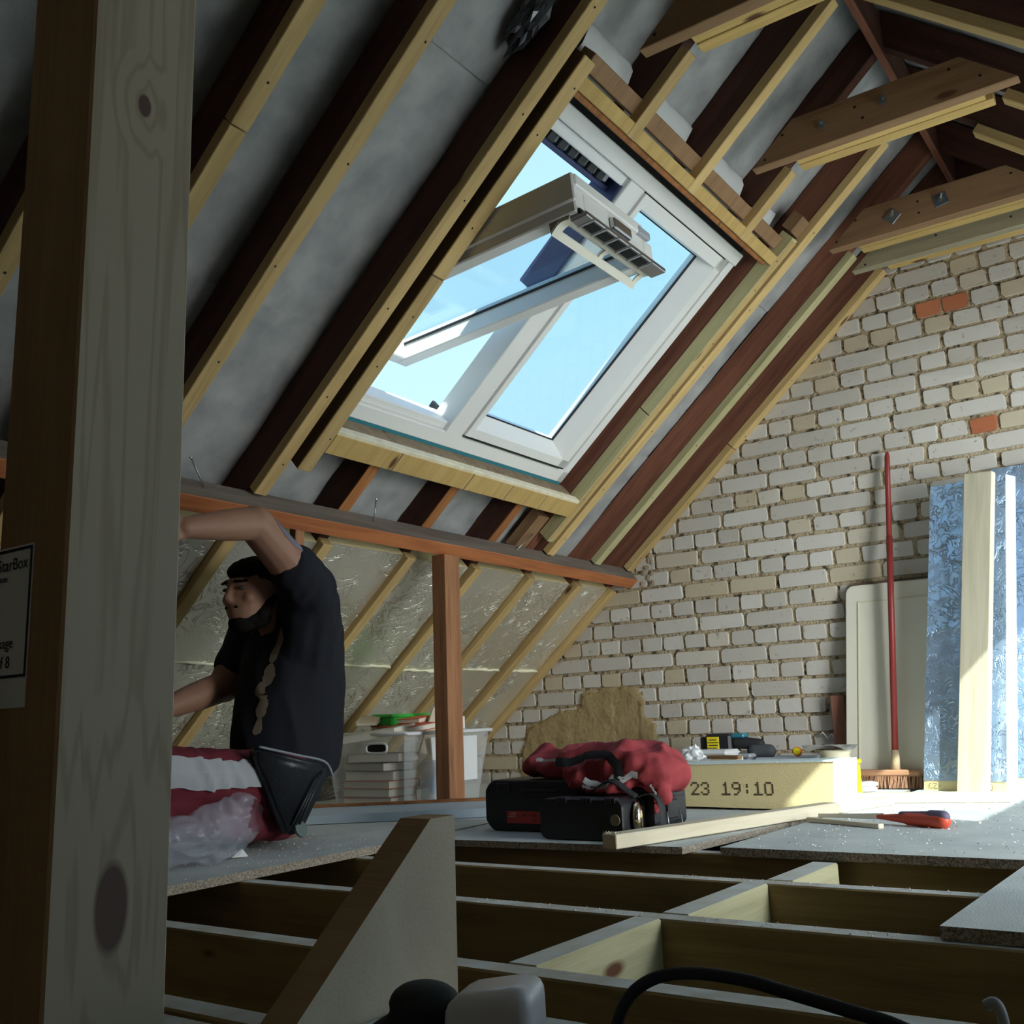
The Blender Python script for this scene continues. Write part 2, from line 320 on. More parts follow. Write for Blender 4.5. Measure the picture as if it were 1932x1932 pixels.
def m_chip():
    m, n, b = newmat('chipboard'); L = n.links.new; tc = nd(n, 'ShaderNodeTexCoord'); ge = nd(n, 'ShaderNodeNewGeometry')
    a = nd(n, 'ShaderNodeTexNoise'); a.inputs['Scale'].default_value = 260; a.inputs['Detail'].default_value = 3; L(tc.outputs['Object'], a.inputs[0])
    r = nd(n, 'ShaderNodeValToRGB'); r.color_ramp.elements[0].position = .35; r.color_ramp.elements[0].color = (.13, .10, .075, 1); r.color_ramp.elements[1].position = .65; r.color_ramp.elements[1].color = (.42, .36, .28, 1); L(a.outputs[0], r.inputs[0])
    d = nd(n, 'ShaderNodeTexNoise'); d.inputs['Scale'].default_value = 7; d.inputs['Detail'].default_value = 8; L(tc.outputs['Object'], d.inputs[0])
    r2 = nd(n, 'ShaderNodeValToRGB'); r2.color_ramp.elements[0].position = .3; r2.color_ramp.elements[0].color = (.46, .50, .495, 1); r2.color_ramp.elements[1].position = .7; r2.color_ramp.elements[1].color = (.60, .64, .615, 1); L(d.outputs[0], r2.inputs[0])
    sp = nd(n, 'ShaderNodeSeparateXYZ'); L(ge.outputs['Normal'], sp.inputs[0])
    g = nd(n, 'ShaderNodeMath', operation='GREATER_THAN'); g.inputs[1].default_value = .6; L(sp.outputs['Z'], g.inputs[0])
    mx = nd(n, 'ShaderNodeMix', data_type='RGBA'); L(g.outputs[0], mx.inputs['Factor']); L(r.outputs[0], mx.inputs['A']); L(r2.outputs[0], mx.inputs['B']); L(mx.outputs['Result'], b.inputs['Base Color'])
    bp = nd(n, 'ShaderNodeBump'); bp.inputs['Strength'].default_value = .5; bp.inputs['Distance'].default_value = .002; L(a.outputs[0], bp.inputs['Height']); L(bp.outputs[0], b.inputs['Normal'])
    b.inputs['Roughness'].default_value = .75; return m
M_CHIP = m_chip()
def m_brick(name, c1, c2, yel=.0):
    m, n, b = newmat(name); L = n.links.new; tc = nd(n, 'ShaderNodeTexCoord'); oi = nd(n, 'ShaderNodeObjectInfo')
    ml = nd(n, 'ShaderNodeMath', operation='MULTIPLY'); ml.inputs[1].default_value = 51.0; L(oi.outputs['Random'], ml.inputs[0])
    ad = nd(n, 'ShaderNodeVectorMath', operation='ADD'); L(tc.outputs['Object'], ad.inputs[0]); L(ml.outputs[0], ad.inputs[1])
    rp = nd(n, 'ShaderNodeValToRGB'); e = rp.color_ramp.elements; e[0].color = (*c1, 1); e[1].color = (*c2, 1); e[0].position = .1; e[1].position = .8
    if yel:
        q = e.new(.93); q.color = (.54, .46, .33, 1); e[1].position = .8
    L(oi.outputs['Random'], rp.inputs[0])
    a = nd(n, 'ShaderNodeTexNoise'); a.inputs['Scale'].default_value = 45; a.inputs['Detail'].default_value = 6; L(ad.outputs[0], a.inputs[0])
    mr = nd(n, 'ShaderNodeMapRange'); mr.inputs['From Min'].default_value = .24; mr.inputs['From Max'].default_value = .36; L(a.outputs[0], mr.inputs[0])
    mx = nd(n, 'ShaderNodeMix', data_type='RGBA'); mx.inputs['A'].default_value = (*[c*.55 for c in c1], 1); L(mr.outputs[0], mx.inputs['Factor']); L(rp.outputs[0], mx.inputs['B']); L(mx.outputs['Result'], b.inputs['Base Color'])
    bp = nd(n, 'ShaderNodeBump'); bp.inputs['Strength'].default_value = .35; bp.inputs['Distance'].default_value = .004; L(a.outputs[0], bp.inputs['Height']); L(bp.outputs[0], b.inputs['Normal'])
    b.inputs['Roughness'].default_value = .75; b.inputs['Specular IOR Level'].default_value = .25; return m
M_BRICK = m_brick('painted_brick', (.52, .48, .425), (.65, .615, .56), .08)
M_RED = m_brick('red_brick', (.42, .13, .06), (.52, .19, .09))
def m_mortar():
    m, n, b = newmat('mortar'); L = n.links.new; tc = nd(n, 'ShaderNodeTexCoord')
    a = nd(n, 'ShaderNodeTexNoise'); a.inputs['Scale'].default_value = 38; a.inputs['Detail'].default_value = 8; L(tc.outputs['Object'], a.inputs[0])
    r = nd(n, 'ShaderNodeValToRGB'); e = r.color_ramp.elements; e[0].position = .32; e[0].color = (.07, .05, .03, 1); e[1].position = .5; e[1].color = (.50, .40, .26, 1); L(a.outputs[0], r.inputs[0]); L(r.outputs[0], b.inputs['Base Color'])
    v = nd(n, 'ShaderNodeTexNoise'); v.inputs['Scale'].default_value = 110; v.inputs['Detail'].default_value = 5; L(tc.outputs['Object'], v.inputs[0])
    bp = nd(n, 'ShaderNodeBump'); bp.inputs['Strength'].default_value = 1; bp.inputs['Distance'].default_value = .01; L(v.outputs[0], bp.inputs['Height']); L(bp.outputs[0], b.inputs['Normal'])
    b.inputs['Roughness'].default_value = .95; return m
M_MORTAR = m_mortar()
M_RENDER = plain('mud_render', (.36, .265, .13), .95, bump=1, bscale=70, var=.3)
def m_glass(name='glass', tint=(.93, .97, 1), amt=.9):
    m, n, b = newmat(name); n.nodes.remove(b); out = n.nodes['Material Output']
    t = nd(n, 'ShaderNodeBsdfTransparent'); t.inputs[0].default_value = (*tint, 1); g = nd(n, 'ShaderNodeBsdfGlossy'); g.inputs['Roughness'].default_value = .02
    f = nd(n, 'ShaderNodeLayerWeight'); f.inputs[0].default_value = .5; pw = nd(n, 'ShaderNodeMath', operation='POWER'); pw.inputs[1].default_value = 4.0; ma = nd(n, 'ShaderNodeMath', operation='MULTIPLY_ADD'); ma.inputs[1].default_value = .7; ma.inputs[2].default_value = .03
    mx = nd(n, 'ShaderNodeMixShader'); n.links.new(f.outputs['Facing'], pw.inputs[0]); n.links.new(pw.outputs[0], ma.inputs[0])
    n.links.new(ma.outputs[0], mx.inputs[0]); n.links.new(t.outputs[0], mx.inputs[1]); n.links.new(g.outputs[0], mx.inputs[2]); n.links.new(mx.outputs[0], out.inputs[0])
    return m
M_GLASS = m_glass('window_glass', (.88, .96, 1.0))
def m_clear(name, col, alpha, rough=.25):
    m, n, b = newmat(name); b.inputs['Base Color'].default_value = (*col, 1); b.inputs['Roughness'].default_value = rough; b.inputs['Alpha'].default_value = alpha
    b.inputs['Specular IOR Level'].default_value = .6; return m
M_CLEAR = m_clear('clear_plastic', (.80, .82, .82), .16)
M_BAG = m_clear('bag_plastic', (.55, .60, .70), .22, .22)
M_FROST = m_clear('frosted_plastic', (.90, .90, .90), .75, .35)
M_BLACK = plain('black_plastic', (.018, .019, .022), .45, bump=.2, bscale=200)
M_BLACKR = plain('black_rubber', (.022, .022, .024), .7)
M_PRINT = plain('print_ink', (.10, .075, .04), .8)
M_PAPER = plain('white_paper', (.85, .85, .84), .7)
M_LABELR = plain('red_label', (.50, .05, .035), .5)
M_YEL = plain('yellow_plastic', (.90, .72, .02), .4)
M_GREEN = plain('green_plastic', (.04, .50, .06), .4)
M_TEAL = plain('teal_plastic', (.03, .20, .27), .4)
M_ORANGEP = plain('orange_plastic', (.75, .20, .03), .4)
M_REDP = plain('red_orange_plastic', (.66, .09, .045), .4)
M_CREAM = plain('cream_paint', (.74, .70, .58), .45, var=.06, bscale=4)
M_SHADEBAND = plain('shadow_band_brown', (.15, .10, .07), .7, var=.3, bscale=30)
M_BROOMR = plain('broom_red', (.27, .035, .03), .35)
M_BRISTLE = plain('bristle', (.36, .19, .11), .9, var=.4, bscale=80)
M_GREYB = plain('grey_crate_plastic', (.36, .38, .41), .5)
M_BLUEGREY = plain('blue_grey_plastic', (.40, .45, .52), .5)
M_BLUEPAINT = plain('blue_grey_paint', (.42, .49, .54), .6, var=.1, bscale=20)
M_CARD = plain('cardboard', (.48, .36, .22), .8)
M_BOOKW = plain('book_cover_white', (.66, .64, .56), .6)
M_BOOKR = plain('book_cover_red', (.55, .10, .06), .5)
M_BOOKO = plain('book_cover_orange', (.72, .17, .05), .5)
M_BOOKT = plain('book_cover_tan', (.60, .50, .36), .6)
M_BOOKB = plain('book_cover_blue', (.14, .36, .60), .5)
M_PAGES = plain('book_pages', (.72, .68, .58), .8)
M_DARKIT = plain('dark_assorted', (.07, .055, .05), .7)
M_FOILLID = m_foil('foil_lid', (.75, .76, .76), .3, .8, 30)
M_CHROME = plain('chrome', (.85, .75, .55), .12, 1)
M_WHITEP = plain('white_plastic', (.72, .71, .75), .3)
# ================================================================ SETTING
def setting(o): o['kind'] = 'structure'; return o
bm = bmesh.new(); bbox(bm, (-3.65, -1.3, -.24), (2.4, 4.45, -.20))
setting(obj('floor', bm, plain('dark_ceiling_boards', (.075, .065, .055), .9, bump=.5)))
# gable wall -----------------------------------------------------------
YG = 4.3
def zslope(X, off=0): return .92+.868*(X+2.378)+off*1.3242
bm = bmesh.new()
prism(bm, [(-3.75, YG+.005, -.24), (2.42, YG+.005, -.24), (2.42, YG+.005, zslope(-3.75, .15)), (XR, YG+.005, zslope(XR, .15)), (-3.75, YG+.005, zslope(-3.75, .15))], (0, .14, 0))
wall = setting(obj('wall_back', bm, M_MORTAR))
brick_meshes = {}
def brick_mesh(kind, i):
    if (kind, i) in brick_meshes: return brick_meshes[kind, i]
    rr = random.Random(hash((len(kind), i)) & 999)
    w = .211 if kind == 'stretcher' else .0975; h = .062
    b = bmesh.new(); n = []
    cx = [(-w/2, -h/2), (w/2, -h/2), (w/2, h/2), (-w/2, h/2)]
    ring = []
    for j, (x, z) in enumerate(cx):
        c = rr.uniform(.003, .012); s1 = 1 if x > 0 else -1; s2 = 1 if z > 0 else -1
        a = (x-s1*c, z+rr.uniform(-.002, .002)); e = (x+rr.uniform(-.002, .002), z-s2*c)
        ring += [a, e] if j in (0, 2) else [e, a]
    # order around: fix orientation
    ring = sorted(ring, key=lambda p: math.atan2(p[1]/h, p[0]/w))
    f = [b.verts.new((x*.985, -.004+rr.uniform(-.0015, .0015), z*.96)) for x, z in ring]
    m_ = [b.verts.new((x, .001, z)) for x, z in ring]; k = [b.verts.new((x, .014, z)) for x, z in ring]
    b.faces.new(f); L = len(ring)
    for a, c in ((f, m_), (m_, k)):
        for q in range(L): b.faces.new((a[q], c[q], c[(q+1) % L], a[(q+1) % L]))
    bmesh.ops.recalc_face_normals(b, faces=b.faces[:])
    me = bpy.data.meshes.new('brick'); b.to_mesh(me); b.free(); me.materials.append(M_BRICK); brick_meshes[kind, i] = me; return me
ROWX = {0: -1.762, 2: -1.665, 4: -1.753, 6: -1.593, 8: -1.5, 10: -1.601, 12: -1.593, 14: -1.487, 16: -1.141, 18: -1.25, 20: -.784, 3: -2.058, 11: -1.762, 13: -.743, 17: -.9}
bricks = []
for k in range(-5, 28):
    zc = .403+.0766*k; head = (k % 2 != 0) or k in (-2, 20)
    pitch = .1115 if head else .226; x0 = ROWX.get(k, random.uniform(-1.8, -1.6))
    for i in range(-30, 40):
        c = x0+pitch*(i+.5); zl = zc+.01
        xl = (zl-.92-.12)/.868-2.378; xr = 2*XR-xl
        if c < xl-.02 or c > min(xr+.02, 1.2): continue
        kind = 'header' if head else 'stretcher'; xx = c+random.uniform(-.003, .003)
        if not head and random.random() < .07:
            bricks.append(('header', c-.057, zc)); bricks.append(('header', c+.056, zc)); continue
        bricks.append((kind, xx, zc))
def seen(b):
    k, x, z = b
    d = Vector((x, YG, z))-CAM; px = 966+FPX*d.dot(rt)/d.dot(fw); py = 966-FPX*d.dot(up)/d.dot(fw)
    s = 2.0 if k == 'stretcher' else 1.0
    inside = -40 < px < 1990 and z < 2.12 and z > zslope(x, -.02) - 9
    hid = (z > zslope(x, .0)) or (z < .33 and -2.95 < x < -2.3) or (x > -.9 and z < 1.1) or (x > -1.3 and z < .78) or z < .08
    return (0 if (inside and not hid) else 1, -s)
bricks.sort(key=seen)
rb = bmesh.new(); REDS = [(-.838, 1.935), (-.727, 1.935), (-.69, 1.399)]
for n_, (k, x, z) in enumerate(bricks):
    red = any(abs(x-a) < .05 and abs(z-b_) < .03 for a, b_ in REDS)
    me = brick_mesh(k, random.randrange(8))
    mw = Matrix.Translation((x, YG+random.uniform(-.002, .003), z)) @ Matrix.Rotation(random.uniform(-.008, .008), 4, 'Y')
    if n_ < 300 or red:
        o = bpy.data.objects.new('brick', me.copy() if red else me)
        if red: o.data.materials.clear(); o.data.materials.append(M_RED); o['label'] = 'bare red brick'
        link(o, mw, wall)
    else:
        q = me.copy(); q.transform(mw); rb.from_mesh(q); bpy.data.meshes.remove(q)
o = obj('brick_remainder', rb, M_BRICK, wall, Matrix.Identity(4)); o['kind'] = 'stuff'
# mud render patch low on the gable ------------------------------------
OUT = [(-3.02, .0), (-2.995, .167), (-2.957, .274), (-2.875, .31), (-2.755, .359), (-2.64, .371), (-2.63, .434), (-2.53, .447), (-2.391, .456), (-2.303, .439), (-2.267, .382), (-2.275, .316), (-2.212, .275), (-2.222, .205), (-2.239, .132), (-2.22, 0)]
def inpoly(x, z, P=OUT):
    c = False; j = len(P)-1
    for i in range(len(P)):
        if (P[i][1] > z) != (P[j][1] > z) and x < (P[j][0]-P[i][0])*(z-P[i][1])/(P[j][1]-P[i][1])+P[i][0]: c = not c
        j = i
    return c
bm = bmesh.new(); NX, NZ = 110, 62; gv = {}
for i in range(NX):
    for j in range(NZ):
        x = -3.04+.85*i/(NX-1); z = .47*j/(NZ-1)
        wob = noise.noise((x*22, 3, z*22))*.012
        if inpoly(x+wob, z+wob):
            y = YG-.012-.006*noise.noise((x*16, 1, z*16))-.005*max(0, noise.noise((x*60, 5, z*60)))
            if -2.45 < x < -2.31 and .15 < z < .37: y += .004
            if not inpoly(x+.015, z+.01) or not inpoly(x-.015, z+.015): y += .010
            gv[i, j] = bm.verts.new((x, y, z))
for (i, j) in list(gv):
    q = [(i, j), (i+1, j), (i+1, j+1), (i, j+1)]
    if all(p in gv for p in q): bm.faces.new([gv[p] for p in q])
    else:
        q3 = [p for p in q if p in gv]
        if len(q3) == 3: bm.faces.new([gv[p] for p in q3])
obj('render_patch', bm, M_RENDER, wall, None, True)
# broken brick socket round the purlin end
bm = bmesh.new()
for i in range(9): ellip(bm, (-2.22+random.uniform(-.05, .03), YG+.002, .99+random.uniform(-.07, .06)), (random.uniform(.012, .026), .012, random.uniform(.01, .022)), n=8, m=6)
obj('mortar_rubble', bm, plain('rubble', (.34, .27, .19), .95, bump=1), wall, None)
# other walls (low eaves walls, gable behind the camera) ---------------
bm = bmesh.new(); bbox(bm, (-3.72, -1.3, -.24), (-3.62, 4.3, .05)); setting(obj('wall_left', bm, M_MORTAR))
bm = bmesh.new(); bbox(bm, (2.28, -1.3, -.24), (2.38, 4.3, .05)); setting(obj('wall_right', bm, M_MORTAR))
bm = bmesh.new(); zz = zslope(-3.75, .15)
prism(bm, [(-3.75, -1.3, -.24), (2.42, -1.3, -.24), (2.42, -1.3, zz), (XR, -1.3, zslope(XR, .15)), (-3.75, -1.3, zz)], (0, -.12, 0))
setting(obj('wall_front', bm, M_MORTAR))
# ceilings: roof decks with felt sheets --------------------------------
def felt(parent, u0, u1, y0, y1, hole, lap, right=False, nu=.05):
    bm = bmesh.new(); us = np.linspace(u0, u1, max(2, int((u1-u0)/nu))); ys = np.linspace(y0, y1, int((y1-y0)/nu))
    us = sorted(set([float(u) for u in us])|set(h for h in (hole[0], hole[1]) if u0 < h < u1)) if hole else [float(u) for u in us]
    ys = sorted(set([float(y) for y in ys])|set([hole[2], hole[3]])) if hole else [float(y) for y in ys]
    V = {}
    for i, u in enumerate(us):
        for j, y in enumerate(ys):
            off = .139+lap+.010*noise.noise((u*3, y*6, 1))+.004*noise.noise((u*12, y*14, 7))
            p = SP(u, y, off)
            if right: p.x = 2*XR-p.x
            V[i, j] = bm.verts.new(p)
    for i in range(len(us)-1):
        for j in range(len(ys)-1):
            if hole and hole[0]-1e-6 <= us[i] and us[i+1] <= hole[1]+1e-6 and hole[2]-1e-6 <= ys[j] and ys[j+1] <= hole[3]+1e-6: continue
            bm.faces.new((V[i, j], V[i, j+1], V[i+1, j+1], V[i+1, j]))
    return obj('membrane_sheet', bm, M_FELT, parent, None, True)
def deck(hole, right=False, ulo=None, uhi=None):
    u0, u1, y0, y1 = ulo if ulo is not None else -1.75, uhi if uhi is not None else 2.44, -1.42, 4.44; a, b, c, d = hole
    bm = bmesh.new()
    for (p, q, r, s) in ((u0, a, y0, y1), (b, u1, y0, y1), (a, b, y0, c), (a, b, d, y1)):
        P = [SP(*t) for t in ((p, r, .155), (q, r, .155), (q, s, .155), (p, s, .155), (p, r, .20), (q, r, .20), (q, s, .20), (p, s, .20))]
        if right:
            for t in P: t.x = 2*XR-t.x
        hexa(bm, P)
    return setting(obj('ceiling', bm, plain('roof_tile_backs', (.16, .07, .05), .9)))
H1 = (.36, 1.56, 2.11, 3.46); H2 = (.46, .90, 1.93, 3.55)
H3 = (-1.0, .06, 1.4, 3.9)
cl = deck(H1); cr = deck(H2, True, .26); cr2 = deck(H3, True, None, .26)
for a, b, lp in ((-1.75, .62, .0), (.60, 1.44, .006), (1.42, 2.39, .0)): felt(cl, a, b, -1.3, 4.3, H1, lp)
felt(cr, 1.34, 2.39, -1.3, 4.3, None, .006, True, .1); felt(cr, .26, 1.36, -1.3, 4.3, H2, 0, True, .1); felt(cr2, -1.75, .26, -1.3, 4.3, H3, 0, True, .1)
# folded pale felt flaps above the window header
for y0, y1 in ((2.115, 2.350), (2.415, 2.745), (2.825, 3.155), (3.24, 3.46)):
    bm = bmesh.new(); R = []
    for i in range(9):
        y = y0+(y1-y0)*i/8; jit = .006*math.sin(i*2.1+y0*9)
        R.append([bm.verts.new(SP(u, y, o+jit)) for u, o in ((1.585, .135), (1.60+jit, .10), (1.66, .095+jit*.5), (1.705+jit, .108), (1.715, .132))])
    for a, b in zip(R, R[1:]):
        for k in range(4): bm.faces.new((a[k], a[k+1], b[k+1], b[k]))
    f = obj('felt_flap', bm, M_FLAP, cl, None, True); f['label'] = 'pale folded felt flap'
# foil insulation boards in the eaves slope, between the lower battens --
YL = [(.30, .345), (.66, .705), (.995, 1.04), (1.292, 1.338), (1.60, 1.645), (1.965, 2.012), (2.345, 2.39), (2.775, 2.82), (3.16, 3.205), (3.545, 3.592), (3.915, 3.965), (4.245, 4.298)]
for i in range(3, len(YL)-1):
    ya, yb = YL[i][1]+.003, YL[i+1][0]-.003; uj = -.60-.012*(i % 3)+.02*random.random()
    for (p, q) in ((-1.62, uj-.012), (uj, -.035-.01*(i % 2))):
        bm = bmesh.new(); nu, ny = 26, 12; V = {}
        for a in range(nu):
            for b in range(ny):
                u = p+(q-p)*a/(nu-1); y = ya+(yb-ya)*b/(ny-1)
                off = .018+.0035*noise.noise((u*9, y*9, i))+.0025*abs(noise.noise((u*26, y*26, 3*i)))
                V[a, b] = bm.verts.new(SP(u, y, off))
        for a in range(nu-1):
            for b in range(ny-1): bm.faces.new((V[a, b], V[a, b+1], V[a+1, b+1], V[a+1, b]))
        x = obj('insulation_panel', bm, M_FOIL, cl, None, True)
        sbeam('panel_core', p, q, ya, yb, .024, .09, M_FOAM, x, 0)
    # ragged yellow foam bead in the joint
    bm = bmesh.new(); tube(bm, [SP(uj-.004+random.uniform(-.003, .003), ya+(yb-ya)*t/9, .018) for t in range(10)], [random.uniform(.004, .009) for t in range(10)], 6)
    obj('foam_bead', bm, plain('foam_bead', (.82, .78, .55), .8) if i == 3 else bpy.data.materials['foam_bead'], cl)
# ================================================================ ROOF TIMBERS
GR = 'rafters of the window slope'
def plumb(r, u0, u1):
    # plumb cut against the ridge board
    uc = (u0+u1)/2
    for v in r.data.vertices:
        if v.co.x > 0: v.co.x = (SLO.x*-1+XR-.0115+SN*(.085+v.co.z))/CS-uc
def screws(parent, y, ulist, off=0):
    bm = bmesh.new()
    for u in ulist:
        p = SP(u, y+random.uniform(-.012, .012), off-.0008)
        bmesh.ops.create_circle(bm, cap_ends=True, radius=.0035, segments=6, matrix=Matrix.Translation(p) @ (-N_).to_track_quat('Z', 'Y').to_matrix().to_4x4())
    x = obj('screw_heads', bm, M_DARK, parent); x['kind'] = 'stuff'
def rafter(y0, y1, label, u0=-1.62, u1=2.25, bat=None, bat_w=None, low=True, mat=M_OLD, bmat=M_PINE):
    r = sbeam('rafter', u0, u1, y0, y1, .033, .137, mat); tag(r, label, 'rafter'); plumb(r, u0, u1)
    for (a, b) in (bat or []):
        x = sbeam('batten', a, b, y0-.002, y1-.001, 0, .033, bmat, r)
        screws(x, (y0+y1)/2, [a+.08+k*.31+random.uniform(-.05, .05) for k in range(max(1, int((b-a-.1)/.31)))])
    if low: sbeam('lower_batten', -1.62, -.03, y0, y1, -.006, .033, M_PINE, r)
    return r
rafter(.30, .345, 'dark rafter nearest the camera side, left of the foreground post', bat=[(.10, 2.25)])
rafter(.66, .705, 'dark rafter left of the foreground post, second from the near end', bat=[(.10, 2.25)])
rafter(.995, 1.04, 'dark rafter just left of the foreground post near the photo edge', bat=[(.10, 2.25)])
rafter(1.292, 1.338, 'dark rafter with pale batten emerging right of the foreground post, nearest to it', bat=[(.10, 1.02), (1.023, 2.25)])
rafter(1.575, 1.62, 'dark rafter midway between foreground post and window, reaching the purlin behind the post', bat=[(.10, 2.25)])
rafter(1.965, 2.012, 'dark rafter next to the stained window trimmer, above the kneeling man', bat=[(.105, 2.25)])
rafter(3.550, 3.600, 'reddish rafter on the right of the window beside the doubled trimmer', mat=M_OLDLIT, bat=[(.10, 2.14)], bmat=M_PINE)
rafter(3.940, 3.988, 'reddish rafter second from the brick gable with pale batten', mat=M_OLDLIT, bat=[(.10, 1.80)], bmat=M_TREAT)
rafter(4.246, 4.296, 'reddish rafter with two-piece batten tight against the brick gable', mat=M_OLDLIT, bat=[(.10, .86), (.863, 1.85)], bmat=M_PINE)
# short cut rafters below and above the window
for y0, y1, w in ((2.345, 2.39, 'left'), (2.765, 2.81, 'middle'), (3.172, 3.217, 'right')):
    r = sbeam('rafter', -1.62, .33, y0, y1, .033, .137, [M_OLD]); tag(r, 'short cut rafter with orange underside below the window, %s of three' % w, 'rafter')
    sbeam('cut_face', .02, .33, y0-.0005, y1+.0005, .031, .036, M_ORANGE, r, 0); sbeam('lower_batten', -1.62, -.03, y0, y1, -.006, .033, M_PINE, r)
for y0, y1, b1, w in ((2.372, 2.417, 1.83, 'leftmost of three, ending under the nearest tie'), (2.765, 2.81, 2.235, 'middle of three, reaching the ridge'), (3.178, 3.224, 1.83, 'rightmost of three, ending under the bolted tie with round nuts')):
    r = sbeam('rafter', 1.66, 2.25, y0, y1, .033, .137, M_OLD); plumb(r, 1.66, 2.25); tag(r, 'rafter above the window header, '+w, 'rafter')
    x = sbeam('batten', 1.552, b1, y0, y1, -.002, .033, M_PINE, r); screws(x, (y0+y1)/2, [1.6, 1.69, min(b1-.03, 1.95)])
    sbeam('batten', 1.70, b1, y0+.001, y1-.001, .033, .05, M_TREAT, r)
# window trimmers
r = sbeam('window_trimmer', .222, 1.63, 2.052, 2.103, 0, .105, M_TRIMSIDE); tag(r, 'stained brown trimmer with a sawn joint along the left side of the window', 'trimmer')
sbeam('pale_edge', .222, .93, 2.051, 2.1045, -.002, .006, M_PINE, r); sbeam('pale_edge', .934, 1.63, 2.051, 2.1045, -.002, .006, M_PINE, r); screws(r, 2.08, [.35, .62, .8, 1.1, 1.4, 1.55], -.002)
r = sbeam('window_trimmer', .0, 1.62, 3.478, 3.528, .057, .137, M_OLDLIT); tag(r, 'reddish old trimmer doubled by pale battens along the right side of the window', 'trimmer')
sbeam('doubling_batten', .165, .83, 3.476, 3.516, -.002, .057, M_TREAT, r); x = sbeam('doubling_batten', .834, 1.68, 3.476, 3.516, -.002, .057, M_TREAT, r)
sbeam('doubling_face', .18, 1.67, 3.478, 3.517, -.004, .006, M_PINE, r); screws(x, 3.497, [.4, .62, .95, 1.2, 1.45, 1.58], -.004)
sbeam('noggin_block', .05, .24, 3.40, 3.476, .06, .11, M_BROWNTIE, r)
sbeam('offcut_block', 1.69, 1.76, 3.47, 3.545, .02, .07, M_BROWNTIE, r)
# header and sill timbers of the opening
r = sbeam('window_header', 1.553, 1.593, 2.104, 3.477, .0, .05, M_YELLOW); tag(r, 'yellow pine header timber along the top of the window opening', 'header'); screws(r, 2.6, []); 
sbeam('backing_timber', 1.606, 1.655, 2.11, 3.47, .028, .08, M_BROWNTIE, r)
sbeam('plaster_edge', 1.536, 1.552, 2.11, 3.45, .008, .03, M_ORANGE, r)
r = sbeam('window_sill_timber', .30, .372, 2.104, 3.477, -.004, .05, M_YELLOW); tag(r, 'yellow pine sill timber along the bottom of the window opening', 'header')
for y in (2.40, 2.78, 3.02, 3.25): sbeam('joint', .299, .3725, y, y+.004, -.0055, -.003, M_DARKTRIM, r, 0)
sbeam('pale_lip', .365, .385, 2.104, 3.477, -.002, .03, M_PALE, r)
# right slope rafters ---------------------------------------------------
for y0, y1, b0, b1, lb in ((.995, 1.04, None, 0, 'rafter of the far slope out by the landing'), (1.575, 1.62, None, 0, 'rafter of the far slope nearest the landing'),
                         (2.372, 2.417, .6, 1.83, 'far slope rafter meeting the nearest tie at the upper right corner'), (2.765, 2.81, -.2, 2.24, 'far slope rafter crossing the upper right corner from the ridge'),
                         (3.178, 3.224, .2, 1.83, 'far slope rafter dropping from the tie with round nuts'), (3.550, 3.600, .2, 2.02, 'far slope rafter between the two bolted ties'),
                         (3.940, 3.988, .2, 1.80, 'far slope rafter behind the tie with square plates'), (4.246, 4.296, .2, 1.85, 'far slope rafter against the brick gable')):
    ru = -1.62 if y1 < 1.3 or y0 > 3.92 else 1.06
    r = sbeam('rafter', ru, 2.25, y0, y1, .033, .137, M_OLD, right=True); plumb(r, ru, 2.25); tag(r, lb, 'rafter')
    if b0 is not None: sbeam('batten', max(b0, 1.06 if y0 < 3.92 else b0), b1, y0, y1, 0, .033, M_PINE, r, right=True)
# ridge board
r = box('ridge_board', (XR-.011, -1.3, 2.41), (XR+.011, 4.29, 2.56), M_OLD); tag(r, 'thin dark ridge board where the two roof slopes meet', 'ridge board')
box('lower_edge', (XR-.0115, -1.3, 2.405), (XR+.0115, 4.29, 2.411), M_OLDLIT, r, 0)
# collar ties: cut to the slope at both ends ----------------------------
def tie(y0, y1, z0, z1, mat, label, ext=.0):
    xa = -2.378+(z0-.92)/.868; xb = -2.378+(z1-.92)/.868
    xa -= ext; xb -= ext
    P = [(xa, y0, z0), (2*XR-xa, y0, z0), (2*XR-xb, y0, z1), (xb, y0, z1)]
    c = Vector((XR, (y0+y1)/2, (z0+z1)/2)); bm = bmesh.new()
    prism(bm, [Vector(p)-c for p in P], (0, y1-y0, 0)); 
    bmesh.ops.bevel(bm, geom=bm.edges[:], offset=.002, segments=1, affect='EDGES')
    o = obj('collar_tie', bm, mat, None, Matrix.Translation(c)); tag(o, label, 'collar tie', 'collar ties across the roof' if False else None)
    return o
t0 = tie(2.207, 2.250, 2.055, 2.185, M_BROWNTIE, 'brown collar tie at the top edge, nearest the camera')
t1 = tie(2.985, 3.028, 2.057, 2.185, M_BROWNTIE, 'brown collar tie with two round bolt nuts')
t2 = tie(3.752, 3.797, 2.060, 2.188, M_BROWNTIE, 'brown collar tie with two square plate washers')
t3 = tie(4.022, 4.066, 2.066, 2.150, M_GREYTIE, 'greyish collar tie nearest the brick gable')
def tie_battens(t, y, z, n=2):
    x = -2.378+(z-.92)/.868
    for k in range(n):
        box('tie_batten', (x+.005, y+k*.047, z-.002*k), (2*XR-x-.005-.02*(1-k), y+.0445+k*.047, z+.04), M_YELLOW, t)
tie_battens(t0, 2.335, 2.132); tie_battens(t1, 3.145, 2.135); tie_battens(t2, 3.90, 2.118); tie_battens(t3, 4.19, 2.142)
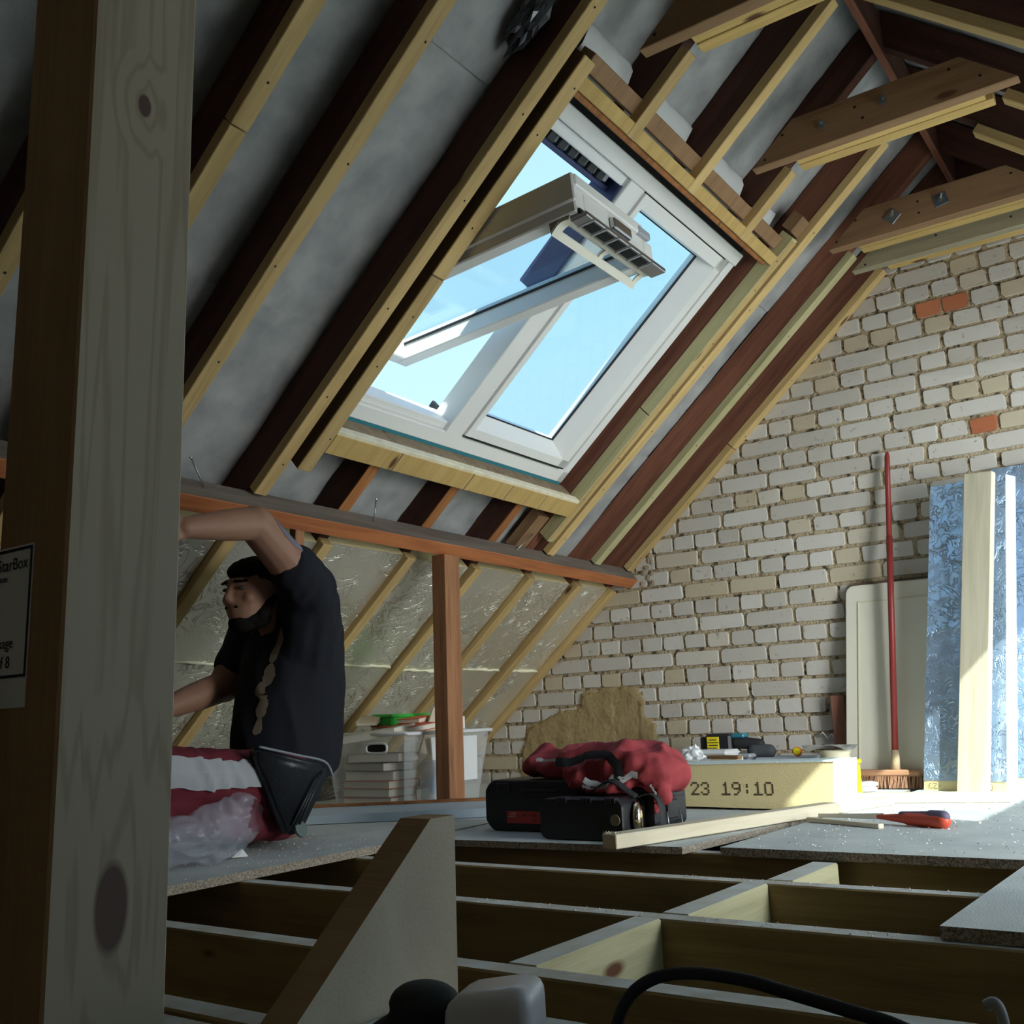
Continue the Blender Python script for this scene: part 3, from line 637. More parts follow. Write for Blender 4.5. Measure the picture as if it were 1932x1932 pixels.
def holes(t, y, pts):
    bm = bmesh.new()
    for x, z in pts: bmesh.ops.create_circle(bm, cap_ends=True, radius=.005, segments=8, matrix=Matrix.Translation((x, y-.0006, z)) @ Matrix.Rotation(math.pi/2, 4, 'X'))
    q = obj('screw_holes', bm, M_DARK, t); q['kind'] = 'stuff'
holes(t0, 2.207, [(-1.02, 2.08), (-.9, 2.14), (-.78, 2.1)]); holes(t1, 2.985, [(-1.02, 2.075), (-.955, 2.14), (-.72, 2.145), (-.70, 2.10), (-.36, 2.10), (-.44, 2.155)])
holes(t2, 3.752, [(-1.03, 2.085), (-.95, 2.15), (-.72, 2.15), (-.72, 2.105), (-.4, 2.15)]); holes(t3, 4.022, [(-1.0, 2.08), (-.72, 2.12), (-.45, 2.11)])
for x, z in ((-.825, 2.122), (-.635, 2.128)):
    bm = bmesh.new(); lathe(bm, [(.012, 0), (.012, .012)], (x, 2.985, z), (0, -1, 0), 6); lathe(bm, [(.0055, 0), (.0055, .03)], (x, 2.985, z), (.2, -1, .1), 8); o = obj('bolt_nut', bm, M_ZINC, t1); o['label'] = 'round zinc bolt and nut'
for x, z, a in ((-.815, 2.122, .75), (-.64, 2.13, .2)):
    w = beam('plate_washer', Vector((x, 3.748, z))-Vector((math.cos(a), 0, math.sin(a)))*.024-Vector((-math.sin(a), 0, math.cos(a)))*.024, (math.cos(a), 0, math.sin(a)), (0, 1, 0), (-math.sin(a), 0, math.cos(a)), (.048, .004, .048), M_ZINC, t2, .001)
    bm = bmesh.new(); lathe(bm, [(.009, 0), (.009, .008)], (x, 3.748, z), (0, -1, 0), 6); lathe(bm, [(.004, 0), (.004, .028)], (x, 3.746, z), (.5, -1, .5), 8); obj('bolt', bm, M_STEEL, w)
# ================================================================ ROOF WINDOW
win = bpy.data.objects.new('window_1', None); link(win, Matrix.Translation(SP(.9, 2.78, .12))); setting(win)
UB, UT, YA, YB = .392, 1.522, 2.135, 3.435
def wbeam(name, u0, u1, y0, y1, o0, o1, mat=M_WHITE, parent=win, bev=.003): return sbeam(name, u0, u1, y0, y1, o0, o1, mat, parent, bev)
f = wbeam('frame_bottom', UB, UB+.055, YA, YB, .098, .19); wbeam('frame_bottom_step', UB+.055, UB+.085, YA+.03, YB-.03, .115, .19, parent=win)
wbeam('frame_top', UT-.05, UT, YA, YB, .092, .19); wbeam('frame_top_step', UT-.085, UT-.05, YA+.03, YB-.03, .112, .19)
wbeam('frame_side', UB, UT, YB-.04, YB, .098, .19); wbeam('frame_side_step', UB, UT-.02, YB-.075, YB-.04, .108, .19)
wbeam('frame_side', UB, UT, YA, YA+.035, .098, .19)
wbeam('mullion', UB+.05, UT-.05, 2.635, 2.725, .098, .19)
wbeam('teal_membrane', UB-.016, UB+.004, YA, YB, .100, .115, plain('teal_vapour_strip', (.03, .20, .25), .4)); wbeam('dark_gap', UT, UT+.03, YA, YB, .11, .13, M_DARK)
wbeam('brown_lining', UB-.03, UB-.012, 2.11, YB+.03, .045, .105, M_DARKTRIM)
# fixed right sash
A0, A1, B0, B1 = UB+.07, UT-.055, 2.725, 3.36
def splay(name, pts, u0, u1=None, y=None):
    # pts: cross section (position across, off); runs along u (stiles) or y (rails)
    bm = bmesh.new()
    if y is None: prism(bm, [SP(u0, q, o) for q, o in pts], S_*(u1-u0))
    else: prism(bm, [SP(q, y[0], o) for q, o in pts], (0, y[1]-y[0], 0))
    obj(name, bm, M_WHITE, win)
splay('sash_stile', [(B1, .088), (B1-.040, .088), (B1-.098, .150), (B1-.098, .175), (B1, .175)], A0, A1)
splay('sash_stile', [(B0-.004, .086), (B0+.022, .086), (B0+.030, .150), (B0+.030, .175), (B0-.004, .175)], A0, A1)
splay('sash_rail', [(A0, .088), (A0+.035, .088), (A0+.075, .150), (A0+.075, .175), (A0, .175)], 0, None, (B0, B1))
splay('sash_rail', [(A1, .088), (A1-.045, .088), (A1-.052, .150), (A1-.052, .175), (A1, .175)], 0, None, (B0, B1))
for (p, q, r_, s) in ((A0+.070, A0+.077, B0+.03, B1-.09), (A1-.056, A1-.050, B0+.03, B1-.09), (A0+.07, A1-.05, B1-.102, B1-.094), (A0+.07, A1-.05, B0+.027, B0+.033)): wbeam('gasket', p, q, r_, s, .146, .152, M_BLACKR, win, 0)
wbeam('groove', A0-.006, A0, B0+.01, B1, .087, .1, M_DARK, win, 0); wbeam('groove', A1, A1+.006, B0+.01, B1, .1, .112, M_DARK, win, 0)
wbeam('glass_pane', A0+.05, A1-.04, B0+.02, B1-.08, .155, .160, M_GLASS, win, 0)
# navy outer cladding round the open left side
wbeam('cladding', UT-.115, UT+.02, YA+.03, 2.64, .19, .225, M_NAVY); wbeam('cladding', UT-.52, UT-.05, 2.624, 2.6345, .112, .225, M_NAVY); wbeam('cladding_rib', UT-.13, UT-.112, YA+.03, 2.625, .15, .20, M_NAVY)
bm = bmesh.new()
for k in range(7): bbox(bm, (-.02, -.018, -.006), (.02, .018, .006), frame(SP(UT-.092, 2.22+k*.055, .145), S_, (0, 1, 0), N_), .002)
obj('vent_grille', bm, M_BLACK, win); wbeam('vent_channel', UT-.108, UT-.076, YA+.03, 2.60, .150, .16, M_STEEL)
bm = bmesh.new(); lathe(bm, [(.010, 0), (.008, .005)], SP(UT-.21, 2.624, .165), (0, -1, 0), 12); obj('pivot_stud', bm, M_WHITEP, win)
bm = bmesh.new(); bbox(bm, (-.01, -.012, 0), (.015, .004, .03), frame(SP(UB+.085, 2.635, .19), S_, (0, 1, 0), N_), .002); obj('stop_block', bm, M_BLACK, win)
# open sash, swung almost level (its room-side top edge comes inside)
L_ = Vector((.9968, 0, .0797)); U_ = Vector((-.0797, 0, .9968)); SO = Vector((-2.222, 0, 1.530))
sash = bpy.data.objects.new('open_sash', None); link(sash, Matrix.Translation(SO+Vector((0, 2.35, 0))+L_*.5), win); sash['label'] = 'left casement swung open almost level'
def hb(name, l0, l1, y0, y1, h0, h1, mat=M_WHITE, bev=.004): return beam(name, SO+L_*l0+U_*h0+Vector((0, y0, 0)), L_, (0, 1, 0), U_, (l1-l0, y1-y0, h1-h0), mat, sash, bev)
hb('stile', 0, .985, 2.512, 2.566, 0, .075); hb('stile', 0, .985, 2.122, 2.172, 0, .075)
hb('rail', 0, .05, 2.172, 2.512, 0, .075); hb('rail', .925, .985, 2.172, 2.512, 0, .075)
hb('gasket', .045, .93, 2.506, 2.512, .052, .058, M_BLACKR, 0); hb('gasket', .045, .93, 2.172, 2.178, .05, .056, M_BLACKR, 0)
hb('pane', .04, .94, 2.168, 2.516, .060, .066, M_GLASS, 0)
hb('top_cover', .93, .995, 2.122, 2.50, .075, .110, M_WHITE); hb('edge_seal', .985, .992, 2.13, 2.56, .0, .01, M_BLACKR, 0)
hb('stile_cover', .02, .99, 2.112, 2.124, .03, .112, M_WHITE)
pl = hb('vent_plate', .958, 1.008, 2.135, 2.590, -.016, -.002, M_STEEL, .002)
for k in range(6): hb('vent_rib', .957, 1.010, 2.17+k*.066, 2.176+k*.066, -.0175, -.0158, M_GREYB, 0)
bm = bmesh.new()
for k in range(5): bbox(bm, (-.017, -.022, -.001), (.017, .022, .001), frame(SO+L_*.984+U_*-.0166+Vector((0, 2.206+k*.066, 0)), L_, (0, 1, 0), U_))
obj('vent_slots', bm, M_DARK, sash)
hb('lock_case', .984, 1.003, 2.305, 2.405, .02, .055, M_STEEL, .004); hb('corner_cover', .94, .998, 2.468, 2.54, .074, .10, M_GREYB, .004)
# curved ventilation flap handle hanging under the top rail
def arc(y, t, r): # t 0..1 from outer to inner edge
    a = SO+L_*(.898+.060*t)+U_*(-.028+.022*t+.012*math.sin(math.pi*t)); return a+Vector((0, y, 0))
bm = bmesh.new()
def strip(y0, y1, t0, t1, m=6):
    rows = []
    for k in range(m+1):
        t = t0+(t1-t0)*k/m
        rows.append([bm.verts.new(arc(y0, t, 0)), bm.verts.new(arc(y1, t, 0)), bm.verts.new(arc(y1, t, 0)+Vector((0, 0, -.006))), bm.verts.new(arc(y0, t, 0)+Vector((0, 0, -.006)))])
    for a, b in zip(rows, rows[1:]):
        for i in range(4): bm.faces.new((a[i], a[(i+1) % 4], b[(i+1) % 4], b[i]))
    bm.faces.new(rows[0][::-1]); bm.faces.new(rows[-1])
strip(2.128, 2.578, 0, .24); strip(2.128, 2.578, .72, 1)
for a, b in ((2.128, 2.160), (2.352, 2.370), (2.556, 2.578)): strip(a, b, .2, .76)
bmesh.ops.recalc_face_normals(bm, faces=bm.faces[:]); obj('vent_flap', bm, M_CREAM, sash)
bm = bmesh.new(); prism(bm, [arc(2.126, t/8, 0) for t in range(9)]+[arc(2.126, 1, 0)+Vector((.012, 0, .028)), arc(2.126, .5, 0)+Vector((0, 0, .022)), arc(2.126, 0, 0)+Vector((-.004, 0, .03))], (0, .008, 0)); obj('flap_end', bm, plain('taupe_plastic', (.30, .26, .24), .5), sash)
# right slope: roof window behind the sun patches, plus one added for the fill lamp
for nm, (a, b, c, d) in (('window_2', H2), ('added_window', H3)):
    w2 = bpy.data.objects.new(nm, None); p = SP((a+b)/2, (c+d)/2, .15); p.x = 2*XR-p.x; link(w2, Matrix.Translation(p)); setting(w2); m_ = (c+d)/2
    for q in ((a-.04, a, c, d), (b, b+.04, c, d), (a, b, c-.04, c), (a, b, d, d+.04)): sbeam('frame', *q, .1, .22, M_WHITE, w2, .003, True)
    sbeam('glass_pane', a, b, c, d, .16, .165, M_GLASS, w2, 0, True)
# ================================================================ PURLIN, POST
pu = beam('purlin', SP(.037, .2, .0325), (0, 1, 0), S_, -N_, (4.10, .055, .082), [M_GREYW, M_PURLO]); tag(pu, 'old grey and orange purlin running under the rafters into the brick gable', 'purlin')
for p in pu.data.polygons:
    if p.normal.z > .7: p.material_index = 1
for y, tilt in ((1.795, -.06), (2.49, .0), (3.33, .10)):
    a = SP(.092, y, .0); b = a+Vector((.012, tilt, .075))
    bm = bmesh.new(); tube(bm, [a, b], .0022, 6); lathe(bm, [(.0045, 0), (.0045, .002)], b, b-a, 8); obj('bent_nail', bm, M_STEEL, pu)
po = box('post', (-2.342, 2.832, 0), (-2.280, 2.917, .906), M_POST); tag(po, 'dusty brown timber post standing under the purlin', 'post')
hg = box('hanger', (-2.352, 2.152, .73), (-2.322, 2.188, .925), M_POST); tag(hg, 'short brown hanger timber under the purlin behind the raised elbow', 'timber')
# ================================================================ FLOOR: JOISTS, NOGGINS, SHEETS
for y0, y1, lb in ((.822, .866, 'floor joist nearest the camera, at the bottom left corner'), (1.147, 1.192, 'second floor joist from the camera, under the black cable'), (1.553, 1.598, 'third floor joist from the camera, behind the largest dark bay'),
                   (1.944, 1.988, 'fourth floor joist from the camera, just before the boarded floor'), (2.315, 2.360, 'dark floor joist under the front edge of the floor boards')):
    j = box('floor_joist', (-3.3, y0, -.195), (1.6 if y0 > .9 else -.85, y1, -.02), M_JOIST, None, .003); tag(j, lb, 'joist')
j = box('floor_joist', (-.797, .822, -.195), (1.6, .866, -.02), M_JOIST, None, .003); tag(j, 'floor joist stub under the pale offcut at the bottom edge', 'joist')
b_ = box('floor_board_strip', (-2.2, .735, -.04), (-.85, .812, -.022), M_JOIST); tag(b_, 'dusty timber strip alongside the joist in the bottom left corner', 'board')
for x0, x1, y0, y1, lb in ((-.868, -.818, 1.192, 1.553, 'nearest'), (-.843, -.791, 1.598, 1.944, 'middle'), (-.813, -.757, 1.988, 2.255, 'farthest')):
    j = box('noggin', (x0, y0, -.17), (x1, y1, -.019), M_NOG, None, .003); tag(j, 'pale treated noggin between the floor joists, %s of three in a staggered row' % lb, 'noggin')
def sheet(poly, z, th, label):
    bm = bmesh.new(); c = Vector((sum(p[0] for p in poly)/len(poly), sum(p[1] for p in poly)/len(poly), z-th))
    prism(bm, [Vector((p[0], p[1], z-th))-c for p in poly], (0, 0, th)); o = obj('chipboard_sheet', bm, M_CHIP, None, Matrix.Translation(c)); return tag(o, label, 'floor board')
sheet([(-3.25, .95), (-1.79, 1.0), (-1.826, 1.349), (-1.884, 2.082), (-1.95, 2.66), (-3.25, 2.66)], .0, .019, 'chipboard floor sheet with a rough sawn edge under the kneeling man')
sheet([(-3.25, 2.665), (-1.96, 2.665), (-1.96, 4.28), (-3.3, 4.28)], .0, .019, 'chipboard floor sheet under the plastic tub and post')
sheet([(-1.892, 2.215), (-1.13, 2.27), (-1.075, 3.1), (-1.07, 4.28), (-1.957, 4.28), (-1.955, 2.67)], -.003, .0165, 'chipboard floor sheet under the black tool case')
sheet([(-1.035, 2.275), (1.9, 2.275), (1.9, 4.28), (-1.03, 4.28)], .0, .019, 'dusty chipboard floor sheet with the red handled tool on it')
sheet([(-.392, 1.569), (1.9, 1.569), (1.9, 2.24), (-.382, 2.24)], .0, .019, 'chipboard sheet corner at the right edge over the joists')
# sawdust and crumbs
bm = bmesh.new(); rr = random.Random(4)
def crumbs(n, x0, x1, y0, y1, z, s0, s1):
    for i in range(n):
        x, y, s = rr.uniform(x0, x1), rr.uniform(y0, y1), rr.uniform(s0, s1)**1
        v = [bm.verts.new((x+rr.uniform(-s, s), y+rr.uniform(-s, s), z+q)) for q in (0, 0, 0, s*.8)]
        for t in ((0, 1, 3), (1, 2, 3), (2, 0, 3)): bm.faces.new([v[k] for k in t])
crumbs(500, -2.3, -1.86, 1.4, 2.2, .0005, .001, .003); crumbs(900, -1.02, -.2, 2.3, 3.3, .0005, .001, .004); crumbs(250, -1.0, -.55, 2.9, 4.0, .0005, .002, .006)
crumbs(160, -1.1, -.2, 1.95, 1.985, -.0195, .001, .003); crumbs(160, -1.2, -.3, 1.555, 1.595, -.0195, .001, .003)
o = obj('sawdust', bm, plain('sawdust', (.74, .72, .64), .9)); tag(o, 'pale sawdust and crumbs scattered over the floor boards', 'sawdust', kind='stuff')
# ================================================================ FOREGROUND
PX0, PX1, PY0, PY1 = -.731, -.643, .386, .4785
st = box('post', (PX0, PY0, -.19), (PX1, PY1, 2.06), [M_STUD, M_STUDW]); tag(st, 'tall pine post filling the left foreground, with a white label', 'post')
for p in st.data.polygons:
    if (st.matrix_basis.to_3x3() @ p.normal).y < -.7: p.material_index = 1  # left face: its warm shaded tone is put into the colour
box('label', (-.748, PY0-.0006, .322), (-.683, PY0-.0001, .437), M_PAPER, st, 0)
MI = plain('label_ink', (.03, .03, .035), .7)
def ptext(s, x, z, size): return text('lettering', s, MI, frame((x, PY0-.0011, z), (1, 0, 0), (0, 0, 1), (0, -1, 0)), size, st, .0001)
for lo, hi in (((-.746, .4335), (-.684, .4355)), ((-.746, .343), (-.684, .345)), ((-.686, .343), (-.684, .4355))): box('label_rule', (lo[0], PY0-.0012, lo[1]), (hi[0], PY0-.0006, hi[1]), MI, st, 0)
ptext('StarBox', -.729, .420, .0125); ptext('Princes', -.735, .412, .007); ptext('Package', -.737, .364, .011); ptext('5 of 8', -.733, .350, .012)
# sloping stair string with plumb-cut end
P = [(-.80, .956, .192), (-.80, 1.001, .1925), (-.80, 1.0, -.19), (-.80, .497, -.19)]
bm = bmesh.new(); c = Vector((-.82, .85, 0)); prism(bm, [Vector(p)-c for p in P], (-.047, 0, 0))
br = obj('sloping_board', bm, [M_STUDW, wood('string_face', (.52, .465, .365), (.42, .365, .28), rings=5, knots=.05, knot=(.2, .15, .1))], None, Matrix.Translation(c)); tag(br, 'sloping stair board with a plumb-cut end standing among the joists', 'board')
for p in br.data.polygons:
    if p.normal.x > .7: p.material_index = 1
# adapter plugs on an offcut
of = box('chipboard_offcut', (-.795, .50, -.019), (-.585, .945, -.001), M_CHIP); tag(of, 'pale chipboard offcut under the plugs at the bottom edge', 'board')
bm = bmesh.new(); bbox(bm, (-.034, -.03, 0), (.034, .03, .120)); bmesh.ops.bevel(bm, geom=bm.edges[:], offset=.014, segments=4, affect='EDGES', profile=.6)
for v in bm.verts:
    if v.co.z > .09: v.co.x *= .95; v.co.z -= .010*(.5-v.co.x/.068)**2+.004*abs(v.co.x/.034)
pg = obj('plug', bm, M_WHITEP, None, Matrix.Translation((-.477, .64, -.001)) @ Matrix.Rotation(.35, 4, 'Z'), True); tag(pg, 'white mains adapter standing at the bottom edge', 'plug')
bm = bmesh.new(); capsule(bm, (.0, 0, .02), (.004, 0, .078), .030, .026); ellip(bm, (.006, 0, .092), (.030, .026, .016)); capsule(bm, (-.02, -.01, .06), (-.05, -.02, .03), .022, .020); capsule(bm, (-.05, -.02, .03), (-.055, -.02, .02), .02, .02)
bp_ = voxel('plug', bm, M_BLACKR, None, .004, 3); tag(bp_, 'black rubber plug beside the white adapter at the bottom edge', 'plug'); bp_.matrix_basis = Matrix.Translation((-.555, .645, -.001)) @ bp_.matrix_basis; MW[bp_.name] = bp_.matrix_basis.copy()
cab = spline([(-.46, .735, -.02), (-.447, .75, .045), (-.431, .75, .081), (-.407, .75, .100), (-.375, .75, .108), (-.332, .75, .108), (-.292, .75, .102), (-.255, .75, .096), (-.215, .75, .088), (-.15, .75, .06), (-.05, .75, -.01)], 8)
bm = bmesh.new(); tube(bm, cab, .0048, 10); cb = obj('cable', bm, M_BLACKR); tag(cb, 'black rubber cable arching over the near joists', 'cable')
bm = bmesh.new(); tube(bm, spline([(-.236, 1.15, -.022), (-.238, 1.15, .002), (-.243, 1.15, .012), (-.252, 1.15, .008)], 5), .0055, 8); cc = obj('pipe_clip', bm, M_GREYB); tag(cc, 'grey curved clip end at the lower right edge', 'clip')
# ================================================================ PLANK AND TUB AT THE EAVES
bm = bmesh.new(); a, b = Vector((-2.55, 2.335, .002)), Vector((-2.02, 2.775, .002)); t = (b-a).normalized(); q = Vector((-t.y, t.x, 0))
hexa(bm, [a, b, b+q*.07, a+q*.07, a+Vector((0, 0, .026))+q*.012, b+Vector((0, 0, .026))+q*.012, b+q*.10+Vector((0, 0, .048)), a+q*.10+Vector((0, 0, .048))])
pk = obj('plank', bm, M_BLUEPAINT); tag(pk, 'pale blue-grey plank lying in front of the plastic tub', 'plank')
bm = bmesh.new(); hexa(bm, [a+q*.085+Vector((0, 0, .045)), b+q*.085+Vector((0, 0, .045)), b+q*.102+Vector((0, 0, .047)), a+q*.102+Vector((0, 0, .047)), a+q*.085+Vector((0, 0, .052)), b+q*.085+Vector((0, 0, .052)), b+q*.102+Vector((0, 0, .054)), a+q*.102+Vector((0, 0, .054))]); obj('bare_edge', bm, M_ORANGE, pk)
TC = Vector((-2.43, 2.79, 0)) # near corner of the tub
tub = empty('storage_tub', (-2.63, 3.05, 0), 'clear plastic storage tub full of books behind the timber post', 'tub')
def tubwall(name, pts, th):
    bm = bmesh.new(); prism(bm, pts, th); return obj(name, bm, M_CLEAR, tub)
x0, x1, y0, y1, zb, zt = -2.83, -2.43, 2.77, 3.27, .012, .275; k = .035
tubwall('front_wall', [(x1-k, y0+k, zb), (x1-k, y1-k, zb), (x1, y1, zt), (x1, y0, zt)], (-.004, 0, 0)); tubwall('back_wall', [(x0+k, y0+k, zb), (x0+k, y1-k, zb), (x0, y1, zt), (x0, y0, zt)], (.004, 0, 0))
tubwall('end_wall', [(x0+k, y0+k, zb), (x1-k, y0+k, zb), (x1, y0, zt), (x0, y0, zt)], (0, .004, 0)); tubwall('end_wall', [(x0+k, y1-k, zb), (x1-k, y1-k, zb), (x1, y1, zt), (x0, y1, zt)], (0, -.004, 0))
tubwall('base', [(x0+k, y0+k, zb), (x1-k, y0+k, zb), (x1-k, y1-k, zb), (x0+k, y1-k, zb)], (0, 0, .004))
bm = bmesh.new(); tube(bm, [(x0, y0, zt), (x1, y0, zt), (x1+.012, y0+.004, zt-.002), (x1+.012, y1, zt), (x1, y1+.012, zt), (x0, y1+.012, zt), (x0-.01, y1, zt), (x0-.01, y0, zt), (x0, y0, zt)], .007, 6); obj('rim', bm, M_FROST, tub)
bm = bmesh.new(); cxh = -2.56; ring = [Vector((cxh+.05*math.copysign(abs(math.cos(t))**.5, math.cos(t)), y0-.004+.0, .225+.017*math.copysign(abs(math.sin(t))**.6, math.sin(t)))) for t in np.linspace(0, 2*math.pi, 25)]
tube(bm, ring, .0045, 6, False); hd = obj('handle_ring', bm, M_FROST, tub)
bm = bmesh.new(); bm.faces.new([bm.verts.new(p+Vector((0, .003, 0))) for p in ring[:-1]]); obj('handle_hole', bm, M_DARK, hd)
def book(x, y, z, l, w, h, rz, cover, label, tilt=0, ry=0):
    M = Matrix.Translation((x, y, z)) @ Matrix.Rotation(rz, 4, 'Z') @ Matrix.Rotation(tilt, 4, 'X') @ Matrix.Rotation(ry, 4, 'Y')
    bm = bmesh.new(); bbox(bm, (-l/2, -w/2, 0), (l/2, w/2, .0025)); bbox(bm, (-l/2, -w/2, h-.0025), (l/2, w/2, h)); bbox(bm, (-l/2, w/2-.002, 0), (l/2, w/2, h))
    o = obj('book', bm, cover, None, M); tag(o, label, 'book', 'books in the storage tub')
    bm = bmesh.new(); bbox(bm, (-l/2+.003, -w/2+.003, .0025), (l/2-.003, w/2-.002, h-.0025)); obj('pages', bm, M_PAGES, o, M); return o
for i, a in enumerate([(-2.66, 2.89, .02, .22, .16, .03, .1, M_BOOKR, 'dark red book at the bottom of the tub'), (-2.66, 2.89, .052, .22, .16, .026, .05, M_BOOKT, 'tan book low in the tub, above the dark red one'), (-2.66, 2.90, .08, .23, .17, .028, .0, M_BOOKO, 'orange spined book in the tub stack'),
                       (-2.66, 2.90, .11, .22, .16, .03, .12, M_BOOKW, 'white book in the middle of the tub stack'), (-2.66, 2.89, .142, .21, .15, .03, -.1, M_DARKIT, 'dark book high in the tub stack'), (-2.64, 2.89, .175, .22, .15, .03, .2, M_BOOKT, 'tan book just below the tub rim')]): book(*a)
book(-2.63, 2.84, .262, .25, .17, .026, .25, M_BOOKW, 'white book resting over the near end of the tub rim', .10, -.12); book(-2.61, 2.97, .285, .22, .15, .022, -.25, M_BOOKR, 'red and white book on top of the tub pile', .12, .05)
book(-2.64, 3.03, .315, .18, .12, .018, .15, M_BOOKO, 'orange book topmost on the tub pile', .1, 0); book(-2.72, 2.90, .318, .08, .10, .014, .5, M_BOOKT, 'small tan booklet lying on the tub pile', .25)
M = Matrix.Translation((-2.47, 3.02, .10)) @ Matrix.Rotation(.1, 4, 'Z') @ Matrix.Rotation(1.1, 4, 'X')
bm = bmesh.new(); hexa(bm, [Vector(p) for p in ((-2.453, 2.93, .07), (-2.449, 2.95, .055), (-2.440, 3.10, .185), (-2.444, 3.02, .205), (-2.461, 2.93, .07), (-2.457, 2.95, .055), (-2.448, 3.10, .185), (-2.452, 3.02, .205))]); o = obj('booklet', bm, M_BOOKB); tag(o, 'blue booklet pressed slanting inside the front of the tub', 'booklet')
bm = bmesh.new(); V = {}
for i in range(14):
    for j in range(14): V[i, j] = bm.verts.new((-2.426+.006*noise.noise((i*1.3, j*1.3, 2))+.012*(1-j/13)*-1, 2.86+.20*i/13, .03+.145*j/13))
for i in range(13):
    for j in range(13): bm.faces.new((V[i, j], V[i+1, j], V[i+1, j+1], V[i, j+1]))
o = obj('bubble_wrap', bm, m_clear('bubble_wrap', (.62, .66, .72), .6, .4), None, None, True); tag(o, 'grey bubble wrap pouch against the front of the tub', 'packaging')
bm = bmesh.new(); bbox(bm, (-.06, -.14, 0), (.06, .14, .05), None, .008); bbox(bm, (-.066, -.146, .036), (.066, .146, .046), None, .003); o = obj('tray', bm, M_GREEN, None, Matrix.Translation((-2.70, 3.08, .297))); tag(o, 'bright green plastic tray behind the card on the tub pile', 'tray')
bm = bmesh.new(); prism(bm, [(-2.50, 2.93, .20), (-2.50, 3.14, .18), (-2.52, 3.20, .285), (-2.545, 3.085, .372), (-2.535, 3.06, .365)], (-.006, 0, 0)); o = obj('card_sheet', bm, M_BOOKT); tag(o, 'pointed tan card sheet standing up in the tub', 'card')
bm = bmesh.new(); prism(bm, [(-2.47, 2.98, .09), (-2.47, 3.24, .09), (-2.475, 3.25, .255), (-2.475, 2.97, .255)], (-.004, 0, 0)); o = obj('card_sheet', bm, M_PAPER); tag(o, 'white paper sheet inside the front of the tub', 'card')
bm = bmesh.new(); hexa(bm, [Vector((-2.60+dx, 3.20+dy, .27+dz)) for dx, dy, dz in ((0, 0, 0), (.02, .11, 0), (-.1, .13, .0), (-.12, .02, 0), (0, 0, .075), (.02, .11, .06), (-.1, .13, .07), (-.12, .02, .08))]); o = obj('paper_stack', bm, M_PAPER); tag(o, 'stack of white papers at the far end of the tub', 'papers')
bm = bmesh.new()
for i in range(5): bbox(bm, (-2.599+.02*.2, 3.205, .283+i*.011), (-2.5935+.02*.2, 3.30, .286+i*.011))
obj('print_lines', bm, plain('pale_print', (.42, .46, .48), .8), o)
bm = bmesh.new(); bbox(bm, (-.018, -.06, 0), (.018, .06, .085), None, .003); o = obj('cardboard_box', bm, M_CARD, None, Matrix.Translation((-2.40, 3.35, 0)) @ Matrix.Rotation(.1, 4, 'Z')); tag(o, 'small cardboard box beside the tub near the black case', 'box')
# ================================================================ TOOL CASES AND JACKET
def case(name, lo, hi, bev, label):
    lo, hi = Vector(lo), Vector(hi); d = hi-lo; bm = bmesh.new(); bbox(bm, (-d.x/2, -d.y/2, 0), (d.x/2, d.y/2, d.z), None)
    es = [e for e in bm.edges if abs((e.verts[0].co-e.verts[1].co).y) > 1e-5]
    bmesh.ops.bevel(bm, geom=es, offset=bev, segments=2, affect='EDGES', profile=.35); bmesh.ops.bevel(bm, geom=[e for e in bm.edges if e.calc_length() > .02], offset=.004, segments=1, affect='EDGES')
    return tag(obj(name, bm, M_BLACK, None, Matrix.Translation(((lo.x+hi.x)/2, (lo.y+hi.y)/2, lo.z))), label, 'tool case')
CZ = -.003
c1 = case('tool_case', (-1.835, 2.44, CZ), (-1.283, 2.622, .138), .030, 'large black tool case with a red label, under the red jacket')
def cb(parent, name, lo, hi, mat, bev=.002): return box(name, lo, hi, mat, parent, bev)
cb(c1, 'lid_seam', (-1.83, 2.4385, .088), (-1.29, 2.4405, .091), M_BLACKR, 0); cb(c1, 'lid_seam', (-1.2838, 2.45, .088), (-1.282, 2.615, .091), M_BLACKR, 0)
cb(c1, 'lid_rib', (-1.79, 2.435, .102), (-1.745, 2.441, .13), M_BLACK); cb(c1, 'lid_rib', (-1.70, 2.435, .104), (-1.58, 2.441, .114), M_BLACK)
lb = cb(c1, 'red_label', (-1.757, 2.4372, .020), (-1.575, 2.4392, .053), M_LABELR, 0)
MLW = plain('label_white', (.7, .62, .6), .6)
for s_, x, z, sz, mt in (('M18', -1.705, .039, .010, MI), ('HDS', -1.675, .039, .010, MI), ('2.0', -1.668, .026, .009, MI)):
    text('lettering', s_, mt, frame((x, 2.4366, z), (1, 0, 0), (0, 0, 1), (0, -1, 0)), sz, lb, .0001)
for i in range(3): cb(lb, 'label_stroke', (-1.751+.004*i, 2.4366, .037+.005*i), (-1.727+.002*i, 2.4373, .0385+.005*i), MLW, 0)
cb(c1, 'label_patch', (-1.61, 2.4366, .022), (-1.582, 2.4373, .040), plain('label_grey', (.12, .10, .10), .6), 0)
lt = cb(c1, 'latch', (-1.290, 2.50, .035), (-1.274, 2.555, .085), M_BLACK, .004); cb(c1, 'latch', (-1.290, 2.505, .092), (-1.276, 2.55, .112), M_BLACK, .003)
bm = bmesh.new(); tube(bm, [(-1.276, 2.49, .055), (-1.272, 2.488, .02), (-1.270, 2.496, .010), (-1.270, 2.56, .010), (-1.272, 2.568, .02), (-1.276, 2.564, .055)], .002, 6); obj('latch_wire', bm, M_STEEL, c1)
c2 = case('tool_case', (-1.556, 2.305, CZ), (-1.305, 2.425, .101), .02, 'smaller black case with a gilt end, in front of the large case')
